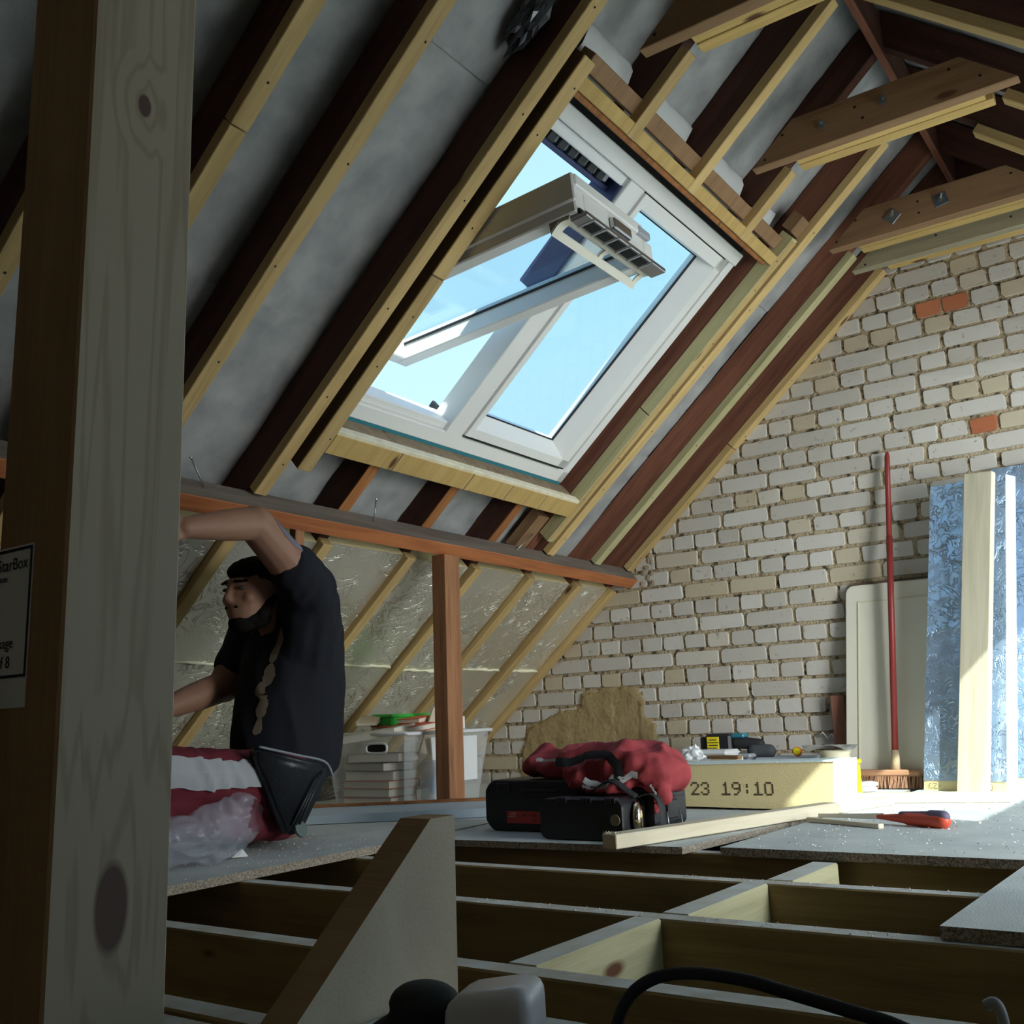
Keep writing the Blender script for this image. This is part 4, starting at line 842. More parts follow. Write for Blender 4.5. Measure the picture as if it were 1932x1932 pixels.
for x in (-1.50, -1.425, -1.355):
    for q in range(3): cb(c2, 'lid_rib', (x+q*.012, 2.302, .090), (x+.007+q*.012, 2.325, .1035), M_BLACK, .001)
bm = bmesh.new(); lathe(bm, [(.040, 0), (.044, .003), (.043, .014), (.032, .020), (.012, .022)], (-1.307, 2.372, .048), (1, .25, 0), 20); g = obj('gilt_end', bm, M_CHROME, c2, None, True)
for v in g.data.vertices: v.co.y *= .8
bm = bmesh.new(); lathe(bm, [(.014, 0), (.014, .003)], (-1.326, 2.3035, .05), (0, -1, 0), 14); obj('oval_badge', bm, plain('badge', (.22, .18, .10), .4), c2)
bm = bmesh.new(); pts = spline([(-1.48, 2.42, .108), (-1.44, 2.40, .120), (-1.40, 2.385, .138), (-1.365, 2.38, .14), (-1.33, 2.38, .118), (-1.305, 2.38, .104)], 6)
def band(bm, pts, w, side, th=.003):
    rows = []
    for p in pts: rows.append([bm.verts.new(p+Vector(side)*w/2), bm.verts.new(p-Vector(side)*w/2), bm.verts.new(p-Vector(side)*w/2+Vector((0, 0, -th))), bm.verts.new(p+Vector(side)*w/2+Vector((0, 0, -th)))])
    for a, b in zip(rows, rows[1:]):
        for i in range(4): bm.faces.new((a[i], b[i], b[(i+1) % 4], a[(i+1) % 4]))
    bm.faces.new(rows[0]); bm.faces.new(rows[-1][::-1])
band(bm, pts, .022, (0, 1, .3)); bmesh.ops.recalc_face_normals(bm, faces=bm.faces[:]); obj('strap', bm, M_BLACKR, c2, None, True)
bm = bmesh.new(); pts = spline([(-1.312, 2.40, .10), (-1.275, 2.41, .108), (-1.252, 2.41, .085), (-1.247, 2.41, .03), (-1.255, 2.41, .0)], 6); band(bm, pts, .03, (0, 1, 0)); bmesh.ops.recalc_face_normals(bm, faces=bm.faces[:]); obj('strap', bm, M_BLACKR, c2, None, True)
# red jacket
def folds(v, n):
    q = Vector((v.x*.8+v.z*.6, v.y, v.z*.8-v.x*.6)); w = noise.noise(Vector((q.x*6, q.y*6, q.z*6)))*.6
    r = 1-abs(noise.noise(Vector((q.x*7+w, q.y*8, q.z*15+w))))*3; r2 = 1-abs(noise.noise(Vector((v.x*24+w*2, v.y*20, v.z*13))))*2.5
    return .014*max(-.5, r)+.003*max(-.5, r2)-.010
bm = bmesh.new()
ellip(bm, (-1.70, 2.64, .170), (.095, .10, .045)); ellip(bm, (-1.74, 2.66, .185), (.05, .07, .045)); ellip(bm, (-1.53, 2.67, .185), (.17, .13, .052)); ellip(bm, (-1.42, 2.64, .18), (.14, .13, .055)); ellip(bm, (-1.33, 2.64, .15), (.075, .11, .06))
capsule(bm, (-1.64, 2.60, .165), (-1.42, 2.58, .19), .045, .05); capsule(bm, (-1.60, 2.56, .17), (-1.50, 2.53, .10), .035, .032); capsule(bm, (-1.50, 2.56, .175), (-1.40, 2.55, .12), .04, .035); capsule(bm, (-1.40, 2.56, .18), (-1.30, 2.56, .09), .04, .028); capsule(bm, (-1.31, 2.56, .12), (-1.315, 2.555, .05), .022, .010); capsule(bm, (-1.56, 2.535, .12), (-1.44, 2.52, .10), .02, .02)
KJ = Matrix.Translation((-1.4766, 2.505, .1666)) @ Matrix.Scale(.953, 4) @ Matrix.Translation((1.52, -2.62, -.16))  # final size and place on the case
for v in bm.verts: v.co = KJ @ v.co
bm2 = bm.copy(); js = voxel('jacket', bm2, None, None, .0075, 14); jt = BVHTree.FromBMesh(js); js.free()
jb = voxel('jacket', bm, None, None, .0075, 5, disp=folds)
for v in jb.verts:
    p = v.co
    if -1.84 < p.x < -1.278 and 2.432 < p.y < 2.625 and p.z < .1405:
        if p.y < 2.455: p.y = 2.431
        elif p.x > -1.30: p.x = -1.277
        else: p.z = .141
    if -1.565 < p.x < -1.295 and p.y < 2.434 and p.z < .105: p.y = 2.434
jk = obj('jacket', jb, plain('red_fabric', (.34, .045, .052), .8, bump=.3, bscale=300, var=.15), None, None, True); tag(jk, 'crumpled red work jacket draped over the black tool case', 'jacket')
def ribbon_on(tree, pts, w, name, mat, parent, off=.002, m=6, taper=False):
    ps = spline([(KJ @ Vector(p)) if parent.name == 'jacket' else p for p in pts], m); bm = bmesh.new(); rows = []
    for i, p in enumerate(ps):
        t = (ps[min(i+1, len(ps)-1)]-ps[max(i-1, 0)]).normalized(); q, n, _, _ = tree.find_nearest(p); s = n.cross(t).normalized(); r = []
        ww = w*(math.sin(math.pi*(i+.3)/(len(ps)-.4)) if taper else 1)
        for f in (-.5, -.17, .17, .5):
            q2, n2, _, _ = tree.find_nearest(q+s*ww*f+n*.004); r.append(bm.verts.new(q2+n2*off))
        rows.append(r)
    for a, b in zip(rows, rows[1:]):
        for i in range(3): bm.faces.new((a[i], a[i+1], b[i+1], b[i]))
    return obj(name, bm, mat, parent, None, True)
M_TAPE = plain('reflective_tape', (.62, .62, .62), .4)
ribbon_on(jt, [(-1.64, 2.50, .175), (-1.57, 2.5, .195), (-1.50, 2.5, .215), (-1.44, 2.5, .205), (-1.41, 2.48, .17), (-1.385, 2.48, .13)], .028, 'black_trim', M_BLACKR, jk)
ribbon_on(jt, [(-1.50, 2.46, .155), (-1.45, 2.46, .142), (-1.39, 2.47, .137), (-1.34, 2.47, .135)], .018, 'reflective_stripe', M_TAPE, jk)
for i in range(3): ribbon_on(jt, [(-1.515+i*.018, 2.45, .132-i*.004), (-1.505+i*.018, 2.45, .112-i*.004)], .009, 'reflective_stripe', M_TAPE, jk, .002, 2)
ribbon_on(jt, [(-1.69, 2.5, .20), (-1.67, 2.5, .205), (-1.655, 2.5, .195)], .012, 'reflective_stripe', M_TAPE, jk)
ribbon_on(jt, [(-1.30, 2.47, .12), (-1.29, 2.47, .08), (-1.30, 2.47, .05)], .006, 'reflective_stripe', M_TAPE, jk)
for o in jk.children: o.data.transform(Matrix.Translation((0, -.007, .006)))
# crumpled tissue beside the case
def crumple(name, c, r, mat, label, cat, n=.35, seed=0, sub=3):
    bm = bmesh.new(); bmesh.ops.create_icosphere(bm, subdivisions=sub, radius=1)
    for v in bm.verts:
        k = 1+n*noise.noise(v.co*2.3+Vector((seed, 0, 0)))+n*.6*abs(noise.noise(v.co*5+Vector((0, seed, 0))))
        v.co = Vector((v.co.x*r[0]*k, v.co.y*r[1]*k, max(0, v.co.z*r[2]*k+r[2]*.8)))+Vector(c)
    return tag(obj(name, bm, mat), label, cat)
crumple('tissue', (-1.255, 2.47, 0), (.026, .020, .011), M_PAPER, 'crumpled white tissue by the black case latch', 'tissue', seed=3)
# ================================================================ TIMBERS ON THE FLOOR
bt = beam2('batten_offcut', (-1.266, 2.165, .0165), (-1.045, 3.10, .0165), (1, .25, 0), .046, .033, M_PALE); tag(bt, 'pale planed batten lying beside the tool cases with a rough sawn end', 'batten')
bm = bmesh.new()
for i in range(40):
    p = Vector((-1.266+random.uniform(-.024, .024), 2.165+random.uniform(0, .03), .0335)); s = random.uniform(.0015, .004)
    v = [bm.verts.new(p+Vector((random.uniform(-s, s), random.uniform(-s, s), q*s*1.5))) for q in (0, 0, 0, 1)]
    for t in ((0, 1, 3), (1, 2, 3), (2, 0, 3)): bm.faces.new([v[k] for k in t])
o = obj('splinters', bm, M_PALE, bt); o['kind'] = 'stuff'
o = beam2('floor_timber', (-1.30, 3.40, .0165), (-.640, 3.585, .0165), (0, 1, 0), .05, .031, M_PALE); tag(o, 'pale timber lying on the floor in front of the broom', 'timber')
o = beam2('floor_timber', (-1.05, 3.10, .012), (-.97, 3.42, .012), (1, 0, 0), .05, .022, M_PALE); tag(o, 'short pale timber end poking out behind the foam block', 'timber')
# foam insulation block with printed numbers
fb = empty('foam_block', (-1.32, 3.25, 0), 'yellow foam insulation block printed with black numbers', 'insulation block')
bm = bmesh.new(); hexa(bm, [(-1.60, 3.184, .006), (-1.068, 3.184, .0), (-1.045, 3.33, .0), (-1.62, 3.33, .006), (-1.60, 3.184, .139), (-1.054, 3.184, .146), (-1.03, 3.33, .146), (-1.62, 3.33, .139)]); obj('core', bm, M_FOAM, fb)
bm = bmesh.new(); hexa(bm, [(-1.603, 3.180, .139), (-1.051, 3.180, .146), (-1.027, 3.333, .146), (-1.623, 3.333, .139), (-1.603, 3.182, .145), (-1.051, 3.182, .152), (-1.027, 3.333, .152), (-1.623, 3.333, .145)]); obj('white_facing', bm, M_FOAMPALE, fb)
bm = bmesh.new(); hexa(bm, [(-1.068, 3.184, 0), (-1.064, 3.184, 0), (-1.041, 3.33, 0), (-1.045, 3.33, 0), (-1.054, 3.184, .146), (-1.050, 3.184, .146), (-1.026, 3.33, .146), (-1.030, 3.33, .146)]); obj('end_facing', bm, M_FOAMPALE, fb)
GL = {'2': ['01110', '10001', '00001', '00010', '00100', '01000', '11111'], '3': ['01110', '10001', '00001', '00110', '00001', '10001', '01110'], '1': ['00100', '01100', '00100', '00100', '00100', '00100', '11111'], '9': ['01110', '10001', '10001', '01111', '00001', '00010', '01100'], '0': ['01110', '10001', '10001', '10001', '10001', '10001', '01110'], ':': ['00000', '00100', '00100', '00000', '00100', '00100', '00000'], ' ': ['00000']*7, 'C': ['01110', '10001', '10000', '10000', '10000', '10001', '01110'], 'Z': ['11111', '00001', '00010', '00100', '01000', '10000', '11111'], '-': ['00000', '00000', '00000', '01110', '00000', '00000', '00000']}
def dots(s, O, ex, ez, h, nrm, parent, w=.62):
    bm = bmesh.new(); st = h/7; O = Vector(O); ex = Vector(ex).normalized(); ez = Vector(ez).normalized(); nv = Vector(nrm).normalized()
    R = frame((0, 0, 0), ex, ez, nv)
    for ci, ch in enumerate(s):
        for r, row in enumerate(GL[ch]):
            for c_, v in enumerate(row):
                if v == '1':
                    p = O+ex*(ci*st*6.1+c_*st)+ez*((6-r)*st)+nv*.0007
                    bmesh.ops.create_circle(bm, cap_ends=True, radius=st*w, segments=6, matrix=Matrix.Translation(p) @ R)
    return obj('printed_text', bm, M_PRINT, parent)
dots('23 19:10', (-1.535, 3.184, .045), (1, 0, 0.004), (0, 0, 1), .042, (0, -1, 0), fb)
# red handled folding tool
t_ = empty('pruning_saw', (-.80, 2.85, 0), 'red and grey handled saw lying in the sun patch', 'saw')
hd_ = Vector((-.66, 2.79, .018)); tp = Vector((-.84, 2.86, .018)); ax = (tp-hd_).normalized(); sd = Vector((-ax.y, ax.x, 0))
bm = bmesh.new(); capsule(bm, hd_, hd_+ax*.10, .020, .017); capsule(bm, hd_+ax*.08, tp, .016, .006); hn = voxel('handle', bm, M_REDP, t_, .003, 3)
bm = bmesh.new(); capsule(bm, hd_+Vector((0, 0, .010))-ax*.004, hd_+ax*.03+Vector((0, 0, .012)), .016, .014); capsule(bm, hd_+ax*.03+Vector((0, 0, .014)), hd_+ax*.12+Vector((0, 0, .010)), .009, .008); voxel('grip_inlay', bm, plain('purple_grey_rubber', (.14, .11, .17), .6), t_, .003, 2)
bm = bmesh.new(); b0 = tp-ax*.02; prism(bm, [b0+Vector((0, 0, -.006)), b0+Vector((0, 0, .010)), b0+ax*.22+Vector((0, 0, -.002)), b0+ax*.22+Vector((0, 0, -.012))], sd*.002); obj('blade', bm, plain('blade_steel', (.62, .60, .57), .4, .6), t_)
o = beam2('wood_splinter', (-1.03, 2.86, .007), (-.80, 2.745, .006), (0, 0, 1), .012, .02, M_PALE); tag(o, 'thin broken wood strip under the saw blade', 'wood strip')
# ================================================================ AGAINST THE GABLE
dp = empty('panel', (-1.12, 4.2, 0), 'cream painted panel with rounded corners leaning on the brick wall', 'panel')
c_ = Vector((-1.338, 4.17, .0)); exd = Vector((1, 0, .0)); ezd = (Vector((-1.288, 4.262, .806))-Vector((-1.338, 4.17, 0))).normalized(); W, H = .46, .812
nd_ = exd.cross(ezd).normalized()
def pf(x, z, d=0): return c_+exd*x+ezd*z-nd_*-d if False else c_+exd*x+ezd*z+nd_*d
def rrect(x0, z0, x1, z1, r, d):
    P = []
    for cx2, cz2, a0 in ((x1-r, z0+r, -90), (x1-r, z1-r, 0), (x0+r, z1-r, 90), (x0+r, z0+r, 180)):
        for k in range(5): t = math.radians(a0+k*22.5); P.append(pf(cx2+r*math.cos(t), cz2+r*math.sin(t), d))
    return P
bm = bmesh.new(); prism(bm, rrect(0, 0, W, H, .03, 0), nd_*-.022); bmesh.ops.bevel(bm, geom=[e for e in bm.edges], offset=.004, segments=2, affect='EDGES'); obj('board', bm, M_CREAM, dp)
sgn = 1 if nd_.y < 0 else -1
bm = bmesh.new()
for (x0_, z0_, x1_, z1_) in ((.052, .0, .056, H-.07), (.056, H-.074, W, H-.070)): 
    P = [pf(x0_, z0_, sgn*.0006), pf(x1_, z0_, sgn*.0006), pf(x1_, z1_, sgn*.0006), pf(x0_, z1_, sgn*.0006)]; prism(bm, P, nd_*sgn*.003)
obj('raised_bead', bm, plain('yellowed_bead', (.66, .60, .42), .5), dp)
bm = bmesh.new(); prism(bm, rrect(.0, .0, W, H+.016, .03, -sgn*.025), nd_*-sgn*.006); obj('shadow_band', bm, M_SHADEBAND, dp)  # dark sheet standing in for the shadow band along the panel top
o = box('plank_end', (-1.392, 4.245, 0), (-1.335, 4.285, .36), plain('red_brown_plank', (.22, .095, .06), .7, bump=.3)); tag(o, 'short red-brown plank standing behind the cream panel', 'plank')
bro = empty('broom', (-1.17, 4.15, 0), 'broom with a dark red handle leaning on the brick wall', 'broom')
B0 = Vector((-1.128, 4.13, .065)); B1 = Vector((-1.0585, 4.262, 1.345))
bm = bmesh.new(); tube(bm, [B0.lerp(B1, t) for t in (.03, .5, .72)], .0125, 10); tube(bm, [B0.lerp(B1, t) for t in (.72, .985, 1)], [.0108, .0108, .006], 10); obj('handle', bm, M_BROOMR, bro)
bm = bmesh.new(); tube(bm, [B0.lerp(B1, t) for t in (0, .06)], [.018, .0145], 10); obj('socket', bm, M_CARD, bro)
beam('head', (-1.285, 4.10, .045), (1, .0, 0), (0, 1, 0), (0, 0, 1), (.255, .052, .024), wood('broom_head', (.50, .27, .15), (.36, .17, .09)), bro, .006)
bm = bmesh.new(); rr = random.Random(9)
for i in range(26):
    for j in range(5):
        for q in range(4):
            b0 = Vector((-1.278+.0098*i+rr.uniform(-.003, .003), 4.106+.01*j+rr.uniform(-.002, .002), .047)); e0 = b0+Vector((rr.uniform(-.012, .008), rr.uniform(-.014, .008)-.006*(2-j)*.5, -.0455)); w_ = .0016
            v = [bm.verts.new(p) for p in (b0+Vector((-w_, 0, 0)), b0+Vector((w_, 0, 0)), e0+Vector((w_, 0, 0)), e0+Vector((-w_, 0, 0)))]; bm.faces.new(v)
o = obj('bristles', bm, M_BRISTLE, bro); o['kind'] = 'stuff'
# leaning insulation boards
def lean(P, th, name, label, mat, foamz=.035):
    r = empty(name, ((P[0][0]+P[1][0])/2, P[0][1], 0), label, 'insulation board'); P = [Vector(p) for p in P]; up_ = (P[3]-P[0]); t = Vector(th)
    bm = bmesh.new(); hexa(bm, [P[0], P[1], P[1]+t, P[0]+t, P[3], P[2], P[2]+t, P[3]+t]); obj('core', bm, M_FOAMPALE, r)
    q = foamz/up_.length; a, b = P[0].lerp(P[3], q), P[1].lerp(P[2], q); n = (P[1]-P[0]).cross(up_).normalized(); n = n if n.y < 0 else -n
    bm = bmesh.new(); NX_, NZ_ = 24, 90; V = {}
    for i in range(NX_):
        for j in range(NZ_):
            u, v = i/(NX_-1), j/(NZ_-1); p = a.lerp(b, u).lerp(P[3].lerp(P[2], u), v); hgt = v*up_.length
            d = .003+.0016*noise.noise((u*6, hgt*22, 1))+.0022*(1-min(1, abs(noise.noise((u*3, hgt*9, 5)))*6))
            for hz in (.28, .56, .83, 1.0): d += .004*max(0, 1-abs(hgt-hz-.02*math.sin(u*5))*120)
            if abs(u-.38) < .03: d += .002
            V[i, j] = bm.verts.new(p+n*d)
    for i in range(NX_-1):
        for j in range(NZ_-1): bm.faces.new((V[i, j], V[i+1, j], V[i+1, j+1], V[i, j+1]))
    obj('foil_facing', bm, mat, r, None, True); bm = bmesh.new(); hexa(bm, [P[0]+n*.001, P[1]+n*.001, P[1], P[0], a+n*.001, b+n*.001, b, a]); obj('foam_band', bm, M_FOAM, r); return r, n
ia, na = lean([(-1.008, 4.035, 0), (-.712, 3.955, 0), (-.606, 4.132, 1.150), (-.884, 4.165, 1.150)], (.022, .075, 0), 'insulation_board', 'sky-tinted foil-faced insulation board standing behind the pale plank', M_SKYFOIL)
dots('CZ-', (-.985, 4.0275, .008), (.256, -.07, 0), (0, 0, 1), .020, na, ia, .5); dots('30', (-.79, 3.974, .006), (.256, -.07, 0), (0, 0, 1), .022, na, ia, .5)
lean([(-.72, 4.19, 0), (-.10, 4.17, 0), (-.05, 4.262, 1.205), (-.675, 4.27, 1.205)], (.0, .025, 0), 'insulation_board', 'grey foil-faced insulation board flat against the wall at the right edge', M_SKYFOIL)
# pale plank leaning in front
P = [Vector(p) for p in ((-.876, 3.945, 0), (-.766, 3.915, 0), (-.634, 4.04, 1.170), (-.732, 4.06, 1.175))]; ezp = ((P[3]+P[2])/2-(P[0]+P[1])/2).normalized(); exp_ = (P[1]-P[0]).normalized(); exp_ = (exp_-ezp*exp_.dot(ezp)).normalized(); nyp = ezp.cross(exp_)
pl_ = beam('plank', P[0], ezp, exp_, nyp, (1.175, .108, .03), M_PALE, None, .003); tag(pl_, 'pale planed plank leaning upright against the insulation board', 'plank')
# clutter along the wall
o = empty('storage_crate', (-1.86, 4.05, 0), 'grey plastic crate under the power tool by the wall', 'crate')
for lo, hi in (((-2.06, 3.98, 0), (-1.66, 4.20, .125)), ((-2.075, 3.965, .125), (-1.645, 4.215, .142))): box('shell' if hi[2] < .13 else 'lid', lo, hi, M_GREYB, o, .006)
for i in range(4): box('rib', (-2.03+i*.1, 3.974, .02), (-2.0+i*.1, 3.981, .12), M_GREYB, o, .002)
o = empty('storage_crate', (-1.53, 4.1, 0), 'blue-grey corrugated plastic crate with the orange cap on it', 'crate'); box('shell', (-1.64, 4.0, 0), (-1.42, 4.2, .125), M_BLUEGREY, o, .004)
for i in range(5): box('corrugation', (-1.645, 3.994, .02+i*.022), (-1.415, 4.002, .03+i*.022), M_BLUEGREY, o, .002)
dr = empty('power_drill', (-1.80, 4.05, .142), 'black and teal power tool with a yellow label on the grey crate', 'power tool')
box('body', (-1.86, 4.01, .143), (-1.745, 4.09, .222), M_BLACK, dr, .010); box('motor_end', (-1.885, 4.02, .16), (-1.855, 4.08, .21), M_BLACK, dr, .004); yl = box('yellow_label', (-1.848, 4.0065, .156), (-1.795, 4.011, .210), M_YEL, dr, .001)
for i in range(4): box('label_print', (-1.845+.006*(i % 2), 4.0055, .163+i*.011), (-1.805+.005*(i % 3), 4.0066, .1665+i*.011), MI, yl, 0)
bm = bmesh.new(); capsule(bm, (-1.735, 4.05, .185), (-1.64, 4.06, .176), .026, .023); voxel('grip', bm, M_BLACKR, dr, .004, 3); box('teal_cover', (-1.748, 4.02, .203), (-1.69, 4.08, .222), M_TEAL, dr, .006)
bm = bmesh.new(); capsule(bm, (-1.66, 4.05, .15), (-1.60, 4.06, .148), .03, .028); o = voxel('cloth_bundle', bm, plain('dark_bag_cloth', (.06, .065, .07), .7, bump=.4), None, .005, 3); tag(o, 'dark grey bundle under the grip of the power tool', 'bundle')
o = empty('plastic_box', (-1.66, 3.6, 0), 'translucent white plastic box behind the foam block', 'box'); box('box_body', (-1.76, 3.58, 0), (-1.56, 3.70, .15), M_FROST, o, .008); box('box_lid', (-1.70, 3.57, .15), (-1.57, 3.70, .172), M_FROST, o, .010)
crumple('crumpled_paper', (-1.555, 3.25, .150), (.038, .02, .026), M_PAPER, 'crumpled white paper on the left end of the foam block', 'paper', .5, 8)
o = beam2('wood_scrap', (-1.62, 3.52, .150), (-1.49, 3.50, .150), (0, 1, 0), .03, .012, M_BROWNTIE); tag(o, 'brown wood scrap behind the foam block', 'wood scrap')
o = box('scrap_support', (-1.60, 3.49, .0), (-1.50, 3.54, .144), M_CARD); tag(o, 'cardboard carton behind the foam block under the wood scrap', 'carton')
o = empty('cap', (-1.48, 4.03, .125), 'small orange and yellow cap on the corrugated crate', 'cap')
bm = bmesh.new(); lathe(bm, [(.017, 0), (.019, .006), (.017, .03)], (-1.478, 4.05, .144), (.2, -1, .1), 14); obj('cap_body', bm, M_ORANGEP, o); bm = bmesh.new(); lathe(bm, [(.014, 0), (.013, .004)], (-1.472, 4.021, .147), (.2, -1, .1), 14); obj('cap_top', bm, M_YEL, o)
rt_ = empty('ribbed_tub', (-1.30, 3.97, 0), 'cream ribbed tub with a wavy foil lid beside the cream panel', 'tub')
bm = bmesh.new(); prof = [(.062, 0), (.066, .006), (.052, .02)]
for i in range(9): prof += [(.054, .02+i*.014), (.058, .027+i*.014)]
prof += [(.060, .152)]; lathe(bm, prof, (-1.305, 3.97, 0), (0, 0, 1), 24); obj('ribbed_body', bm, plain('cream_ribs', (.72, .66, .48), .5), rt_, None, True)
bm = bmesh.new(); R = []
for r in (0, .03, .06, .085, .10): R.append([bm.verts.new((-1.322+r*1.06*math.cos(t), 3.97+r*math.sin(t), .172+(r/.1)**2*(.010*math.sin(4*t+.5)-.010))) for t in np.linspace(0, 2*math.pi, 40)[:-1]])
for a, b in zip(R[1:], R[2:]):
    for i in range(39): bm.faces.new((a[i], a[(i+1) % 39], b[(i+1) % 39], b[i]))
c0 = bm.verts.new((-1.322, 3.97, .172))
for i in range(39): bm.faces.new((c0, R[1][i], R[1][(i+1) % 39]))
for v in R[0]: bm.verts.remove(v)
obj('foil_lid', bm, M_FOILLID, rt_, None, True)
bm = bmesh.new(); lathe(bm, [(.045, 0), (.045, .012), (.038, .016), (.05, .02), (.05, .03), (.03, .034)], (-1.21, 3.99, 0), (0, 0, 1), 20); o = obj('hose_coil', bm, M_FROST); tag(o, 'white coiled hose end at the foot of the ribbed tub', 'hose')
yb_ = empty('yellow_box', (-1.14, 3.66, 0), 'yellow plastic container at the end of the foam block', 'container'); box('body', (-1.19, 3.62, 0), (-1.135, 3.72, .115), M_YEL, yb_, .006); box('lid', (-1.195, 3.615, .115), (-1.13, 3.725, .13), M_YEL, yb_, .004); box('label', (-1.165, 3.6185, .035), (-1.145, 3.6205, .085), M_PAPER, yb_, 0)
bm = bmesh.new(); pts = [Vector((-1.466+.018*i, 4.285-.006*(i % 2), .195+(.022 if i % 2 else 0)-.004*i)) for i in range(5)]; tube(bm, pts, .0045, 5); o = obj('plaster_curl', bm, M_PAPER); tag(o, 'white zigzag scrap stuck on the wall above the crate', 'scrap')
o = empty('plastic_sheet', SP(1.62, 1.915, .095), 'crumpled black plastic hanging by the top edge beside the window rafter', 'plastic')
bm = bmesh.new(); bmesh.ops.create_icosphere(bm, subdivisions=3, radius=1)
for v in bm.verts:
    k = 1+.5*noise.noise(v.co*3); v.co = SP(1.62, 1.915, .095)+S_*(v.co.x*.10*k)+Vector((0, v.co.y*.035*k, 0))+N_*(v.co.z*.03*k)
obj('crumple', bm, m_clear('black_film', (.03, .03, .035), 1, .2), o)
# ================================================================ THE KNEELING MAN
man = empty('person', (-2.27, 2.05, 0), 'man in a black t-shirt and dark red work trousers kneeling, one arm raised', 'person')
M_SKIN = plain('skin', (.30, .155, .10), .55, var=.12, bscale=30)
def X(x): return x
sh_l, el_l, wr_l = Vector((-2.11, 2.00, .700)), Vector((-2.085, 1.785, .845)), Vector((-2.085, 1.565, .803))
sh_r, el_r, wr_r = Vector((-2.42, 2.11, .655)), Vector((-2.46, 2.00, .435)), Vector((-2.44, 1.76, .365))
bm = bmesh.new()
# head: looks to -Y, slightly down
RX = Matrix.Rotation(.16, 3, 'X')
ellip(bm, (-2.27, 1.972, .710), (.076, .100, .084), RX); ellip(bm, (-2.27, 1.918, .668), (.060, .060, .085), Matrix.Rotation(-.1, 3, 'X')); ellip(bm, (-2.27, 1.935, .630), (.056, .060, .045)); ellip(bm, (-2.27, 1.900, .603), (.032, .030, .022))
capsule(bm, (-2.27, 1.864, .700), (-2.27, 1.850, .668), .008, .012); ellip(bm, (-2.27, 1.856, .660), (.017, .012, .008))
ellip(bm, (-2.27, 1.872, .716), (.050, .014, .010)); ellip(bm, (-2.27, 1.868, .635), (.022, .010, .006)); ellip(bm, (-2.27, 1.872, .622), (.020, .010, .007))
for s in (-1, 1): ellip(bm, (-2.27+s*.077, 1.988, .688), (.009, .019, .031), Matrix.Rotation(.2, 3, 'X')); ellip(bm, (-2.27+s*.042, 1.893, .668), (.020, .022, .020))
capsule(bm, (-2.27, 1.99, .65), (-2.27, 2.07, .60), .058, .066)
for a, b, ra, rb in (((-2.27, 2.09, .50), (-2.27, 2.08, .60), .11, .09), ((-2.27, 2.04, .20), (-2.27, 2.09, .48), .10, .115), ((-2.38, 2.09, .63), (-2.16, 2.05, .64), .05, .05)): capsule(bm, a, b, ra, rb)
for sh, el, wr in ((sh_l, el_l, wr_l), (sh_r, el_r, wr_r)):
    capsule(bm, sh, el, .060, .049); capsule(bm, el, el.lerp(wr, .4), .046, .043); capsule(bm, el.lerp(wr, .4), wr, .043, .028)
    d = (wr-el).normalized(); sd = Vector((0, 0, 1)) if abs(d.z) < .8 else Vector((1, 0, 0)); sd = (sd-d*sd.dot(d)).normalized(); n2 = d.cross(sd)
    pc = wr+d*.05; 
    for k in range(4):
        o_ = (k-1.5)*.019; base = wr+d*.085+sd*o_; f1 = base+d*(.034-.004*abs(k-1))+n2*.012; f2 = f1+d*.016+n2*.022
        capsule(bm, wr+d*.02+sd*o_*.7, base, .013, .011); capsule(bm, base, f1, .0095, .0085); capsule(bm, f1, f2, .0085, .0075)
    th = wr+d*.025+sd*.028; capsule(bm, th, th+d*.03+sd*.022+n2*.01, .012, .010); capsule(bm, th+d*.03+sd*.022+n2*.01, th+d*.055+sd*.024+n2*.022, .010, .008)
for x in (-2.165, -2.375):
    capsule(bm, (x, 1.98, .15), (x+.005, 1.50, .20), .070, .058); capsule(bm, (x+.005, 1.49, .13), (x, 1.93, .062), .052, .042); capsule(bm, (x, 1.93, .05), (x, 2.00, .042), .036, .030)
body = voxel('body', bm, None, None, .0052, 4)
btree = BVHTree.FromBMesh(body)
bd = obj('body', body, M_SKIN, man, None, True)
# shirt
def sfold(v, n):
    d = .004*noise.noise((v.x*9, v.y*9, v.z*5))
    w = min(1, max(0, (v.z-.42)/.16)); d += w*.006*(1-abs(noise.noise((v.x*14, v.y*22, v.z*6)))*2.4)+(1-w)*(.007*(1-abs(noise.noise((v.x*12, v.y*12, v.z*4)))*2.4)-.003)
    return d
bm = bmesh.new()
LV = [(.14, 1.95, 2.19, .165), (.165, 1.905, 2.235, .18), (.19, 1.885, 2.27, .188), (.24, 1.872, 2.280, .192), (.30, 1.868, 2.287, .195), (.36, 1.876, 2.290, .198), (.42, 1.890, 2.292, .202), (.48, 1.902, 2.290, .205), (.53, 1.915, 2.287, .208), (.58, 1.930, 2.280, .21), (.63, 1.955, 2.262, .208), (.68, 1.985, 2.240, .198), (.72, 2.02, 2.21, .165)]
R = []
for z, yf, yb, rx in LV:
    rx *= .76; ry = math.sqrt(max(.004, ((yb-yf)/2)**2-(.83*rx)**2)); R.append([bm.verts.new((-2.27+rx*math.cos(t), (yf+yb)/2+ry*math.sin(t), z)) for t in np.linspace(0, 2*math.pi, 33)[:-1]])
for a_, b_ in zip(R, R[1:]):
    for i in range(32): bm.faces.new((a_[i], a_[(i+1) % 32], b_[(i+1) % 32], b_[i]))
bm.faces.new(R[0][::-1]); bm.faces.new(R[-1])
